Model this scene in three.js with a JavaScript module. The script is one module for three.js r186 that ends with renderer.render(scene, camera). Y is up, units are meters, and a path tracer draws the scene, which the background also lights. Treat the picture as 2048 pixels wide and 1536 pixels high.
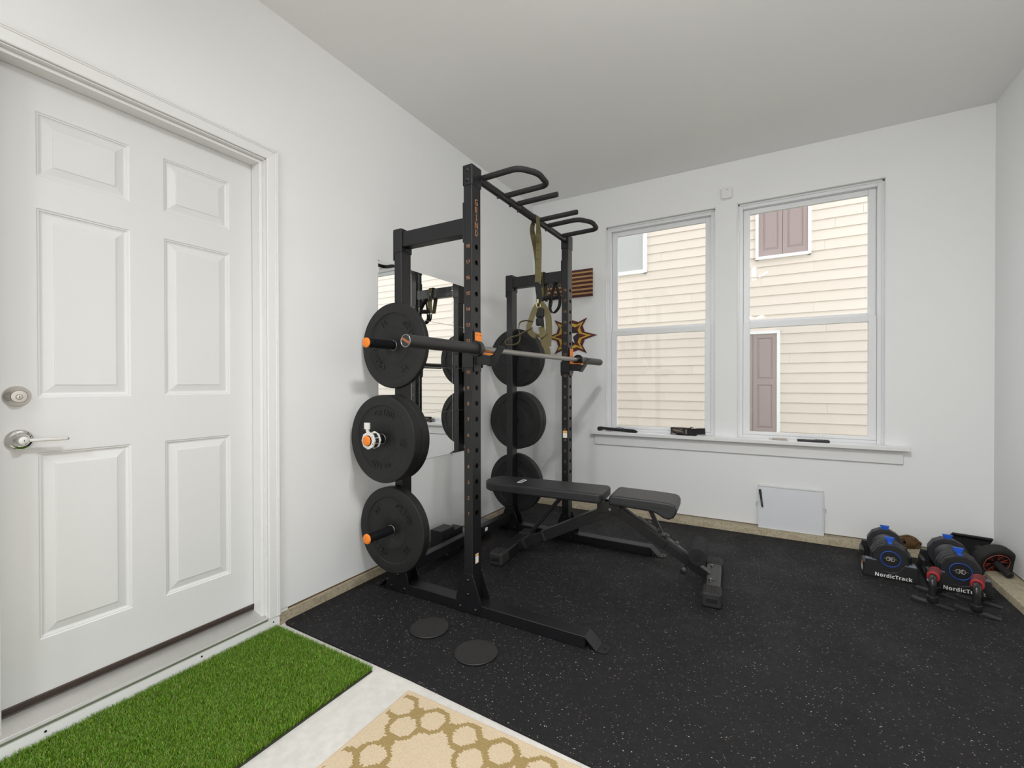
import * as THREE from 'three';
import { RoundedBoxGeometry } from 'three/addons/geometries/RoundedBoxGeometry.js';
import { mergeGeometries } from 'three/addons/utils/BufferGeometryUtils.js';
import { RectAreaLightUniformsLib } from 'three/addons/lights/RectAreaLightUniformsLib.js';
import { FontLoader } from 'three/addons/loaders/FontLoader.js';
import { TextGeometry } from 'three/addons/geometries/TextGeometry.js';

RectAreaLightUniformsLib.init();
const D = Math.PI / 180;

// ---------------------------------------------------------------- camera, sky, exposure
const scene = new THREE.Scene();
const FOV = 2 * Math.atan(768 / 900) / D;
const camera = new THREE.PerspectiveCamera(FOV, 2048 / 1536, 0.05, 60);
camera.rotation.order = 'YXZ';
camera.position.set(1.97, 1.115, 3.836);
camera.rotation.set(-0.363 * D, 29.87 * D, -0.088 * D);
camera.setViewOffset(2048, 1536, 0, -6.1, 2048, 1536);

scene.background = new THREE.Color(0.93, 0.97, 1.0);
scene.backgroundIntensity = 2.55;                       // overcast sky
const LAMP_POWER = 250;                                 // radiance of the ceiling lamps' panels
const LAMP_COLOUR = new THREE.Color(0.985, 0.99, 1.0);

const renderer = new THREE.WebGLRenderer({ antialias: true });
renderer.toneMapping = THREE.LinearToneMapping;
renderer.toneMappingExposure = 0.91;
renderer.shadowMap.enabled = true;
const font = await new FontLoader().loadAsync('fonts/droid/droid_sans_bold.typeface.json');

// ---------------------------------------------------------------- helpers
function rng(seed) { let s = seed >>> 0; return () => { s = (s + 0x6d2b79f5) | 0; let t = Math.imul(s ^ (s >>> 15), 1 | s); t = (t + Math.imul(t ^ (t >>> 7), 61 | t)) ^ t; return ((t ^ (t >>> 14)) >>> 0) / 4294967296; }; }
const used = new Map();
function numbered(n) { const k = used.get(n) || 0; used.set(n, k + 1); return k ? n + '_' + String(k).padStart(3, '0') : n; }
function boxUV(g) {                                     // uv in metres, along the face's main direction
  const p = g.attributes.position, n = g.attributes.normal, uv = new Float32Array(p.count * 2);
  for (let i = 0; i < p.count; i++) {
    const ax = Math.abs(n.getX(i)), ay = Math.abs(n.getY(i)), az = Math.abs(n.getZ(i));
    const x = p.getX(i), y = p.getY(i), z = p.getZ(i);
    if (ay >= ax && ay >= az) { uv[2 * i] = x; uv[2 * i + 1] = z; } else if (ax >= az) { uv[2 * i] = z; uv[2 * i + 1] = y; } else { uv[2 * i] = x; uv[2 * i + 1] = y; }
  }
  g.setAttribute('uv', new THREE.BufferAttribute(uv, 2));
  return g;
}
function fin(g, keepUV) {
  let o = g.index ? g.toNonIndexed() : g;
  if (!o.attributes.normal) o.computeVertexNormals();
  for (const k of Object.keys(o.attributes)) if (!['position', 'normal', 'uv'].includes(k)) o.deleteAttribute(k);
  if (!keepUV || !o.attributes.uv) boxUV(o);
  return o;
}
function join(geos, keepUV) { const a = [].concat(geos).map((g) => fin(g, keepUV)); return a.length === 1 ? a[0] : mergeGeometries(a, false); }
function obj(name, geos, mat, parent = scene, keepUV) {
  const m = new THREE.Mesh(join(geos, keepUV), mat);
  m.name = parent === scene ? numbered(name) : name;
  parent.add(m);
  return m;
}
function thing(name, label, category, pos = [0, 0, 0], turn = 0, group) {
  const o = new THREE.Group(); o.name = numbered(name); scene.add(o);
  o.position.set(...pos); o.rotation.y = turn; o.userData = { label, category };
  if (group) o.userData.group = group;
  return o;
}
function dup(root, pos, turn, label) {
  const r = root.clone(); r.name = numbered(root.name.replace(/_\d{3}$/, '')); scene.add(r);
  r.position.set(...pos); if (turn !== undefined) r.rotation.y = turn;
  r.userData = { ...root.userData, label };
  return r;
}
function tag(o, label, category, group) { Object.assign(o.userData, { label, category }, group ? { group } : {}); return o; }
function struct(name, pos = [0, 0, 0]) { const o = new THREE.Group(); o.name = name; o.position.set(...pos); o.userData.kind = 'structure'; scene.add(o); return o; }
function at(g, x = 0, y = 0, z = 0, rx = 0, ry = 0, rz = 0) {
  const m = new THREE.Matrix4().makeRotationFromEuler(new THREE.Euler(rx, ry, rz, 'XYZ')); m.setPosition(x, y, z); return g.applyMatrix4(m);
}
const V = (x, y, z) => new THREE.Vector3(x, y, z);
// a box given by its extents, with softened edges
function ext(x0, x1, y0, y1, z0, z1, r = 0.0015, seg = 1) {
  const w = x1 - x0, h = y1 - y0, d = z1 - z0;
  const g = r > 0 ? new RoundedBoxGeometry(w, h, d, seg, Math.min(r, w / 2.01, h / 2.01, d / 2.01)) : new THREE.BoxGeometry(w, h, d);
  return g.translate((x0 + x1) / 2, (y0 + y1) / 2, (z0 + z1) / 2);
}
const bx = (w, h, d, x, y, z, r = 0.0015, seg = 1) => ext(x - w / 2, x + w / 2, y - h / 2, y + h / 2, z - d / 2, z + d / 2, r, seg);
// a rod between two points
function rod(a, b, r0, r1 = r0, seg = 20) {
  const d = b.clone().sub(a), g = new THREE.CylinderGeometry(r1, r0, d.length(), seg);
  g.applyQuaternion(new THREE.Quaternion().setFromUnitVectors(V(0, 1, 0), d.clone().normalize()));
  return g.translate(...a.clone().add(b).multiplyScalar(0.5).toArray());
}
// a rectangular bar between two points; w across "side", h across the other direction
function bar(a, b, w, h, side = V(0, 0, 1), r = 0.003) {
  const d = b.clone().sub(a), L = d.length(), y = d.clone().normalize(), z = side.clone().sub(y.clone().multiplyScalar(side.dot(y))).normalize(), x = y.clone().cross(z);
  const g = new RoundedBoxGeometry(h, L, w, 1, Math.min(r, w / 2.1, h / 2.1));
  g.applyMatrix4(new THREE.Matrix4().makeBasis(x, y, z));
  return g.translate(...a.clone().add(b).multiplyScalar(0.5).toArray());
}
const tube = (pts, r, seg = 40, rs = 12, closed = false, tension = 0.5) => new THREE.TubeGeometry(new THREE.CatmullRomCurve3(pts, closed, 'catmullrom', tension), seg, r, rs, closed);
// a tube along straight legs with rounded corners
function bent(pts, R, r, rs = 14) {
  const path = new THREE.CurvePath();
  let last = pts[0].clone();
  for (let i = 1; i < pts.length; i++) {
    if (i < pts.length - 1) {
      const a = pts[i].clone().sub(pts[i - 1]).normalize(), b = pts[i + 1].clone().sub(pts[i]).normalize();
      const p = pts[i].clone().addScaledVector(a, -R), q = pts[i].clone().addScaledVector(b, R);
      path.add(new THREE.LineCurve3(last, p)); path.add(new THREE.QuadraticBezierCurve3(p, pts[i].clone(), q)); last = q;
    } else path.add(new THREE.LineCurve3(last, pts[i].clone()));
  }
  return new THREE.TubeGeometry(path, 16 * (pts.length - 1), r, rs, false);
}
const lathe = (pts, seg = 48) => new THREE.LatheGeometry(pts.map((p) => new THREE.Vector2(p[0], p[1])), seg);   // about y
function extrude(pts, depth, bevel = 0, bseg = 2, holes = []) {   // outline in x,y; thickness along z from 0
  const s = new THREE.Shape(pts.map((p) => new THREE.Vector2(p[0], p[1])));
  for (const h of holes) { const q = new THREE.Path(); q.absarc(h[0], h[1], h[2], 0, Math.PI * 2, true); s.holes.push(q); }
  return new THREE.ExtrudeGeometry(s, { depth: depth - 2 * bevel, bevelEnabled: bevel > 0, bevelThickness: bevel, bevelSize: bevel, bevelOffset: -bevel, bevelSegments: bseg, curveSegments: 12 }).translate(0, 0, bevel);
}
function roundRect(w, h, r, n = 6) {
  const out = [], c = [[w / 2 - r, h / 2 - r, 0], [-w / 2 + r, h / 2 - r, 90], [-w / 2 + r, -h / 2 + r, 180], [w / 2 - r, -h / 2 + r, 270]];
  for (const [x, y, a] of c) for (let i = 0; i <= n; i++) out.push([x + r * Math.cos((a + 90 * i / n) * D), y + r * Math.sin((a + 90 * i / n) * D)]);
  return out;
}
// nested rectangles facing +z: steps are [inset, height]
function rectLoft(w, h, steps) {
  const pos = [], ring = (s) => { const a = w / 2 - s[0], b = h / 2 - s[0]; return [[-a, -b, s[1]], [a, -b, s[1]], [a, b, s[1]], [-a, b, s[1]]]; };
  for (let i = 0; i + 1 < steps.length; i++) {
    const p = ring(steps[i]), q = ring(steps[i + 1]);
    for (let k = 0; k < 4; k++) { const l = (k + 1) % 4; pos.push(...p[k], ...p[l], ...q[l], ...p[k], ...q[l], ...q[k]); }
  }
  const e = ring(steps[steps.length - 1]); pos.push(...e[0], ...e[1], ...e[2], ...e[0], ...e[2], ...e[3]);
  const g = new THREE.BufferGeometry(); g.setAttribute('position', new THREE.Float32BufferAttribute(pos, 3)); g.computeVertexNormals(); return g;
}
// local (x, y, z) becomes (z, y, x): outlines drawn in the z-y plane, thickness along +x
function zyx(g) {
  g = g.index ? g.toNonIndexed() : g; g.applyMatrix4(new THREE.Matrix4().makeBasis(V(0, 0, 1), V(0, 1, 0), V(1, 0, 0)));
  const i = g.attributes.position;
  for (let k = 0; k < i.count; k += 3) { const b = [i.getX(k + 1), i.getY(k + 1), i.getZ(k + 1)]; i.setXYZ(k + 1, i.getX(k + 2), i.getY(k + 2), i.getZ(k + 2)); i.setXYZ(k + 2, ...b); }
  g.deleteAttribute('normal'); g.deleteAttribute('uv'); g.computeVertexNormals(); return g;
}
// a flat ribbon swept along points; side gives the width direction at each point (or one for all)
function ribbon(pts, width, thick, side, n = 60) {
  const curve = new THREE.CatmullRomCurve3(pts, false, 'centripetal'), sides = Array.isArray(side) ? side : [side], pos = [], uv = [];
  const rows = [];
  for (let i = 0; i <= n; i++) {
    const t = i / n, c = curve.getPointAt(t), d = curve.getTangentAt(t);
    const f = t * (sides.length - 1), k = Math.min(sides.length - 2, Math.floor(f));
    let s = sides.length === 1 ? sides[0].clone() : sides[k].clone().lerp(sides[k + 1], f - k);
    s.sub(d.clone().multiplyScalar(s.dot(d))).normalize();
    const nn = d.clone().cross(s), a = s.multiplyScalar(width / 2), b = nn.multiplyScalar(thick / 2);
    rows.push([c.clone().sub(a).sub(b), c.clone().add(a).sub(b), c.clone().add(a).add(b), c.clone().sub(a).add(b)]);
  }
  const q = (a, b, c, d) => { for (const v of [a, b, c, a, c, d]) pos.push(v.x, v.y, v.z); };
  for (let i = 0; i < n; i++) for (let k = 0; k < 4; k++) { const l = (k + 1) % 4; q(rows[i][k], rows[i][l], rows[i + 1][l], rows[i + 1][k]); }
  q(...rows[0].slice().reverse()); q(...rows[n]);
  const g = new THREE.BufferGeometry(); g.setAttribute('position', new THREE.Float32BufferAttribute(pos, 3)); g.computeVertexNormals(); return g;
}
function text(str, size, depth, centre = true) {
  const g = new TextGeometry(str, { font, size, depth, curveSegments: 3, bevelEnabled: false });
  g.computeBoundingBox(); const b = g.boundingBox;
  if (centre) g.translate(-(b.max.x + b.min.x) / 2, -(b.max.y + b.min.y) / 2, 0);
  return g;
}
// lettering on an arc, upright at the top of the ring, facing +z
function arcText(str, size, depth, R, a0, step) {
  const out = []; const n = str.length;
  for (let i = 0; i < n; i++) {
    if (str[i] === ' ') continue;
    const a = a0 - (i - (n - 1) / 2) * step, g = text(str[i], size, depth);
    at(g, 0, 0, 0, 0, 0, a - Math.PI / 2); g.translate(R * Math.cos(a), R * Math.sin(a), 0); out.push(g);
  }
  return out;
}

// ---------------------------------------------------------------- textures
const lin2s = (v) => (v <= 0.0031308 ? 12.92 * v : 1.055 * Math.pow(v, 1 / 2.4) - 0.055);
function noiseField(seed, cells) {                      // tileable value noise over [0,1)
  const r = rng(seed), a = new Float32Array(cells * cells).map(() => r());
  return (u, v) => {
    const x = u * cells, y = v * cells, xi = Math.floor(x), yi = Math.floor(y), fx = x - xi, fy = y - yi, sx = fx * fx * (3 - 2 * fx), sy = fy * fy * (3 - 2 * fy);
    const g = (i, j) => a[(((j % cells) + cells) % cells) * cells + (((i % cells) + cells) % cells)];
    return (g(xi, yi) * (1 - sx) + g(xi + 1, yi) * sx) * (1 - sy) + (g(xi, yi + 1) * (1 - sx) + g(xi + 1, yi + 1) * sx) * sy;
  };
}
function fbm(seed, base, oct) { const f = []; for (let i = 0; i < oct; i++) f.push(noiseField(seed + i * 17, base << i)); return (u, v) => { let s = 0, a = 0.5, t = 0; for (const g of f) { s += a * g(u, v); t += a; a *= 0.5; } return s / t; }; }
function dataTex(w, h, fn, size, colour = true) {       // fn gives [r,g,b] or one value, 0..1, sRGB if colour
  const d = new Uint8Array(w * h * 4);
  for (let y = 0; y < h; y++) for (let x = 0; x < w; x++) {
    const c = fn(x / w, y / h, x, y), o = (y * w + x) * 4;
    if (typeof c === 'number') d[o] = d[o + 1] = d[o + 2] = Math.max(0, Math.min(255, c * 255)); else for (let k = 0; k < 3; k++) d[o + k] = Math.max(0, Math.min(255, c[k] * 255));
    d[o + 3] = 255;
  }
  const t = new THREE.DataTexture(d, w, h, THREE.RGBAFormat);
  return setTex(t, size, colour);
}
function setTex(t, size, colour = true) {
  t.wrapS = t.wrapT = THREE.RepeatWrapping; t.magFilter = THREE.LinearFilter; t.minFilter = THREE.LinearMipmapLinearFilter; t.generateMipmaps = true;
  if (colour) t.colorSpace = THREE.SRGBColorSpace;
  if (size) t.repeat.set(1 / (size[0] ?? size), 1 / (size[1] ?? size));
  t.needsUpdate = true; return t;
}
function canvasTex(w, h, draw, size, colour = true) {
  const c = document.createElement('canvas'); c.width = w; c.height = h; draw(c.getContext('2d'), w, h);
  return setTex(new THREE.CanvasTexture(c), size, colour);
}
const std = (o) => new THREE.MeshStandardMaterial(o);
const phys = (o) => new THREE.MeshPhysicalMaterial(o);
const rgb = (r, g, b) => new THREE.Color().setRGB(r, g, b, THREE.LinearSRGBColorSpace);
const hex = (h) => new THREE.Color(h);

const orange = fbm(3, 48, 3), soft = fbm(5, 6, 4), grit = fbm(9, 64, 3);
const T = {
  wallBump: dataTex(512, 512, (u, v) => orange(u, v), 0.5, false),
  matColour: canvasTex(2048, 2048, (c, w) => {
    c.fillStyle = '#171618'; c.fillRect(0, 0, w, w);
    const r = rng(77);
    for (let i = 0; i < 26000; i++) {                   // rubber crumb, slightly uneven blacks
      const k = 14 + r() * 18; c.fillStyle = `rgba(${k},${k - 1},${k + 1},.5)`; c.beginPath(); c.arc(r() * w, r() * w, 1 + r() * 3, 0, 7); c.fill();
    }
    for (let i = 0; i < 19000; i++) {
      const x = r() * w, y = r() * w, s = 0.65 + Math.pow(r(), 2.6) * 2.3, k = r();
      const col = k < 0.55 ? [205, 201, 192] : k < 0.75 ? [170, 158, 140] : k < 0.9 ? [122, 124, 128] : [150, 118, 92], a = 0.5 + 0.5 * r();
      c.fillStyle = `rgba(${col[0]},${col[1]},${col[2]},${a})`; c.beginPath();
      const n = 5, t0 = r() * 7;
      for (let j = 0; j < n; j++) { const q = t0 + j * 6.283 / n, d = s * (0.6 + 0.7 * r()), px = x + d * Math.cos(q), py = y + d * Math.sin(q) * (0.6 + 0.5 * r()); j ? c.lineTo(px, py) : c.moveTo(px, py); }
      c.fill();
    }
  }, 2.0),
  matRough: dataTex(512, 512, (u, v) => 0.52 + 0.3 * soft(u, v) + 0.12 * grit(u, v), 1.1, false),
  grit: dataTex(512, 512, (u, v) => grit(u, v), 0.12, false),
  concrete: dataTex(1024, 1024, (u, v) => { const a = soft(u, v), b = grit(u, v), k = 0.81 + 0.10 * (a - 0.5) + 0.07 * (b - 0.5); return [k * 1.0, k * 0.985, k * 0.955]; }, 1.4),
  curb: canvasTex(1024, 256, (c, w, h) => {
    c.fillStyle = '#b3a88f'; c.fillRect(0, 0, w, h);
    const r = rng(12);
    for (let i = 0; i < 900; i++) { const k = r(); c.fillStyle = k < 0.5 ? `rgba(205,195,172,${0.12 * r()})` : `rgba(120,108,88,${0.14 * r()})`; c.beginPath(); c.ellipse(r() * w, r() * h, 4 + r() * 40, 2 + r() * 14, 0, 0, 7); c.fill(); }
    for (let i = 0; i < 1500; i++) { const y = h * (0.15 + 0.85 * Math.pow(r(), 0.7)); c.fillStyle = `rgba(${50 + 40 * r()},${42 + 34 * r()},${34 + 26 * r()},${0.2 + 0.55 * r()})`; c.beginPath(); c.ellipse(r() * w, y, 0.8 + r() * 3, 0.6 + r() * 2, r() * 3, 0, 7); c.fill(); }
  }, [0.8, 0.2]),
  siding: dataTex(1024, 128, (u, v) => 0.5 + 0.5 * (noiseSid(u, v) - 0.5), [0.9, 0.15], false),
  leather: dataTex(256, 256, (u, v) => { const g = noiseLea(u, v); return g; }, 0.03, false),
  rug: null,
};
function noiseSid(u, v) { noiseSid.f ??= [noiseField(31, 128), noiseField(32, 32)]; const a = noiseSid.f[0](u * 0.25, v * 2), b = noiseSid.f[1](u * 0.5, v * 2); return 0.6 * a + 0.4 * b; }
function noiseLea(u, v) { noiseLea.f ??= [noiseField(41, 32), noiseField(43, 64)]; return 0.5 * noiseLea.f[0](u, v) + 0.5 * noiseLea.f[1](u, v); }

const M = {
  wall: std({ color: rgb(0.875, 0.88, 0.875), roughness: 0.62 }),
  ceiling: std({ color: rgb(0.925, 0.925, 0.92), roughness: 0.85 }),
  trim: std({ color: rgb(0.83, 0.83, 0.82), roughness: 0.36 }),
  door: std({ color: rgb(0.76, 0.765, 0.76), roughness: 0.4 }),
  vinyl: std({ color: rgb(0.84, 0.85, 0.86), roughness: 0.35 }),
  concrete: std({ map: T.concrete, roughness: 0.82, bumpMap: T.grit, bumpScale: 0.0006 }),
  curb: std({ map: T.curb, roughness: 0.9, bumpMap: T.grit, bumpScale: 0.0012 }),
  rawWood: std({ color: rgb(0.23, 0.155, 0.085), roughness: 0.85 }),
  mat: phys({ specularIntensity: 0.65, map: T.matColour, roughnessMap: T.matRough, roughness: 1, bumpMap: T.grit, bumpScale: 0.0007 }),
  steel: std({ color: rgb(0.007, 0.007, 0.0085), roughness: 0.38 }),
  steelGloss: std({ color: rgb(0.010, 0.010, 0.012), roughness: 0.22 }),
  rubber: std({ color: rgb(0.0075, 0.0075, 0.008), roughness: 0.6, bumpMap: T.grit, bumpScale: 0.0006 }),
  plateLetter: std({ color: rgb(0.006, 0.006, 0.006), roughness: 0.45 }),
  rubberSoft: std({ color: rgb(0.017, 0.016, 0.016), roughness: 0.75 }),
  plastic: std({ color: rgb(0.016, 0.016, 0.018), roughness: 0.42 }),
  leather: std({ color: rgb(0.021, 0.021, 0.023), roughness: 0.43, bumpMap: T.leather, bumpScale: 0.0003 }),
  foam: std({ color: rgb(0.012, 0.012, 0.013), roughness: 0.95 }),
  orange: std({ color: rgb(0.90, 0.24, 0.02), roughness: 0.5 }),
  orangePrint: std({ color: rgb(0.30, 0.135, 0.055), roughness: 0.6 }),
  white: std({ color: rgb(0.78, 0.77, 0.74), roughness: 0.5 }),
  paper: std({ color: rgb(0.80, 0.79, 0.76), roughness: 0.7 }),
  chrome: std({ color: rgb(0.80, 0.79, 0.77), metalness: 1, roughness: 0.09 }),
  nickel: std({ color: rgb(0.62, 0.58, 0.53), metalness: 1, roughness: 0.25 }),
  knurl: std({ color: rgb(0.36, 0.35, 0.335), metalness: 1, roughness: 0.42 }),
  aluminium: std({ color: rgb(0.72, 0.71, 0.69), metalness: 0.9, roughness: 0.38 }),
  zinc: std({ color: rgb(0.42, 0.41, 0.40), metalness: 1, roughness: 0.3 }),
  mirror: std({ color: rgb(0.90, 0.91, 0.90), metalness: 1, roughness: 0.0 }),
  glass: phys({ color: rgb(1, 1, 1), transmission: 1, thickness: 0, roughness: 0, ior: 1.5, side: THREE.DoubleSide }),
  olive: std({ color: rgb(0.125, 0.105, 0.045), roughness: 0.85, bumpMap: T.grit, bumpScale: 0.0004 }),
  webBlack: std({ color: rgb(0.015, 0.015, 0.014), roughness: 0.85 }),
  brass: std({ color: rgb(0.75, 0.62, 0.33), metalness: 1, roughness: 0.35 }),
  blue: std({ color: rgb(0.008, 0.095, 0.55), roughness: 0.35 }),
  silver: std({ color: rgb(0.66, 0.62, 0.55), metalness: 0.8, roughness: 0.35 }),
  black: std({ color: rgb(0.008, 0.008, 0.009), roughness: 0.45 }),
  darkGap: std({ color: rgb(0.03, 0.025, 0.022), roughness: 0.9 }),
};

// ================================================================ THE ROOM
const H = 2.817, W = 3.152, ZB = 9.3;                   // ceiling height, width, rear wall
{
  const f = struct('floor'); obj('slab', ext(-0.14, W + 0.14, -0.2, 0, -0.14, ZB + 0.14, 0), M.concrete, f);
  const c = struct('ceiling'); obj('drywall', ext(-0.14, W + 0.14, H, H + 0.2, -0.16, ZB + 0.14, 0), M.ceiling, c);
  const DZ0 = 2.626, DZ1 = 3.464, DY = 2.134, B = 0.068;
  const l = struct('wall_left');
  obj('drywall', [ext(-0.14, 0, B, H, -0.16, DZ0, 0), ext(-0.14, 0, B, H, DZ1, ZB, 0), ext(-0.14, 0, DY, H, DZ0, DZ1, 0), ext(-0.02, 0, 0.052, B + 0.002, 2.53, 2.585, 0)], M.wall, l);
  const r = struct('wall_right'); obj('drywall', ext(W, W + 0.14, 0.058, H, -0.16, ZB, 0), M.wall, r);
  const k = struct('wall_rear'); obj('drywall', ext(-0.14, W + 0.14, 0, H, ZB, ZB + 0.14, 0), M.wall, k);
  const b = struct('wall_back');                        // the wall with the two windows
  const X = [0.717, 1.597, 1.750, 2.632], Y0 = 0.69, Y1 = 2.487, b0 = 0.062;
  obj('drywall', [ext(0, W, b0, Y0, -0.14, 0, 0), ext(0, W, Y1, H, -0.14, 0, 0), ext(0, X[0], Y0, Y1, -0.14, 0, 0), ext(X[1], X[2], Y0, Y1, -0.14, 0, 0), ext(X[3], W, Y0, Y1, -0.14, 0, 0)], M.wall, b);
  // concrete stem wall showing below the drywall
  const bl = struct('baseboard_left'); obj('curb', [ext(-0.14, 0.004, -0.1, 0.056, -0.14, 2.632, 0.004, 2), ext(-0.14, 0.0, -0.1, 0.056, 3.46, ZB, 0.004, 2)], M.curb, bl);
  obj('sill_plate', ext(-0.14, -0.007, 0.056, 0.068, -0.14, 2.632, 0), M.rawWood, bl);
  const bb = struct('baseboard_back');
  const prof = [[-0.14, -0.1], [-0.14, 0.056], [0.052, 0.055], [0.068, 0.050], [0.080, 0.036], [0.090, 0.012], [0.092, -0.1]];
  obj('curb', at(extrude(prof, W, 0.0), 0, 0, 0, 0, -Math.PI / 2, 0).translate(W, 0, 0), M.curb, bb);
  obj('sill_plate', ext(0, W, 0.056, 0.063, -0.12, -0.008, 0), M.rawWood, bb);
  const br = struct('baseboard_right');
  const pr = [[-0.14, -0.1], [-0.14, 0.05], [0.112, 0.046], [0.122, 0.040], [0.130, 0.012], [0.132, -0.1]];
  obj('curb', at(extrude(pr, ZB - 0.09, 0.0), 0, 0, 0, 0, Math.PI, 0).translate(W, 0, ZB), M.curb, br);
  obj('sill_plate', ext(W + 0.006, W + 0.12, 0.05, 0.059, -0.1, ZB, 0), M.rawWood, br);

  // windows: vinyl single-hung, drywall return, upper sash set back behind the lower one
  for (let i = 0; i < 2; i++) {
    const x0 = X[2 * i], x1 = X[2 * i + 1], w = struct('window_' + (i + 1));
    const fr = 0.036;
    obj('frame', [ext(x0, x0 + fr, 0.69, Y1, -0.14, -0.040, 0.002), ext(x1 - fr, x1, 0.69, Y1, -0.14, -0.040, 0.002), ext(x0 + fr, x1 - fr, Y1 - fr, Y1, -0.14, -0.040, 0.002), ext(x0 + fr, x1 - fr, 0.69, 0.728, -0.14, -0.050, 0.002),
      ext(x0, x0 + 0.014, 0.7, Y1, -0.042, -0.030, 0.002), ext(x1 - 0.014, x1, 0.7, Y1, -0.042, -0.030, 0.002), ext(x0, x1, Y1 - 0.014, Y1, -0.042, -0.030, 0.002)], M.vinyl, w);
    obj('corner_bead', [ext(x0 - 0.004, x0 + 0.003, 0.705, Y1 + 0.004, -0.02, 0.0025, 0.001), ext(x1 - 0.003, x1 + 0.004, 0.705, Y1 + 0.004, -0.02, 0.0025, 0.001), ext(x0 - 0.004, x1 + 0.004, Y1 - 0.003, Y1 + 0.004, -0.02, 0.0025, 0.001)], M.trim, w);
    const a = x0 + fr + 0.001, b2 = x1 - fr - 0.001, s = 0.044;
    const up = obj('upper_sash', [ext(a, a + s, 1.575, Y1 - fr, -0.105, -0.078, 0.003), ext(b2 - s, b2, 1.575, Y1 - fr, -0.105, -0.078, 0.003), ext(a + s, b2 - s, Y1 - fr - 0.038, Y1 - fr, -0.105, -0.078, 0.003), ext(a + s, b2 - s, 1.565, 1.603, -0.105, -0.076, 0.003)], M.vinyl, w);
    obj('pane', new THREE.PlaneGeometry(b2 - a - 2 * s + 0.01, Y1 - fr - 1.58).translate((a + b2) / 2, (Y1 - fr + 1.58) / 2, -0.092), M.glass, up);
    const lo = obj('lower_sash', [ext(a, a + s + 0.002, 0.729, 1.58, -0.074, -0.046, 0.003), ext(b2 - s - 0.002, b2, 0.729, 1.58, -0.074, -0.046, 0.003), ext(a + s, b2 - s, 1.538, 1.580, -0.074, -0.046, 0.003), ext(a + s, b2 - s, 0.729, 0.752, -0.074, -0.046, 0.003)], M.vinyl, w);
    obj('pane', new THREE.PlaneGeometry(b2 - a - 2 * s + 0.01, 0.80).translate((a + b2) / 2, 1.145, -0.061), M.glass, lo);
    obj('tilt_latch', [ext(a + 0.06, a + 0.10, 1.580, 1.584, -0.07, -0.052, 0.001), ext(b2 - 0.10, b2 - 0.06, 1.580, 1.584, -0.07, -0.052, 0.001)], M.vinyl, lo);
    obj('insect_screen', new THREE.PlaneGeometry(b2 - a - 2 * s + 0.02, 0.82).translate((a + b2) / 2, 1.15, -0.128), std({ color: rgb(0.10, 0.10, 0.10), roughness: 0.9, transparent: true, opacity: 0.13, side: THREE.DoubleSide }), w);
  }
  // one long stool and apron below both windows
  const t = struct('trim_1');
  obj('sill_board', ext(0.597, 2.748, 0.676, 0.704, -0.052, 0.068, 0.004, 2), M.trim, t);
  obj('apron', ext(0.622, 2.724, 0.586, 0.676, 0, 0.019, 0.003), M.trim, t);
}

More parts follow.
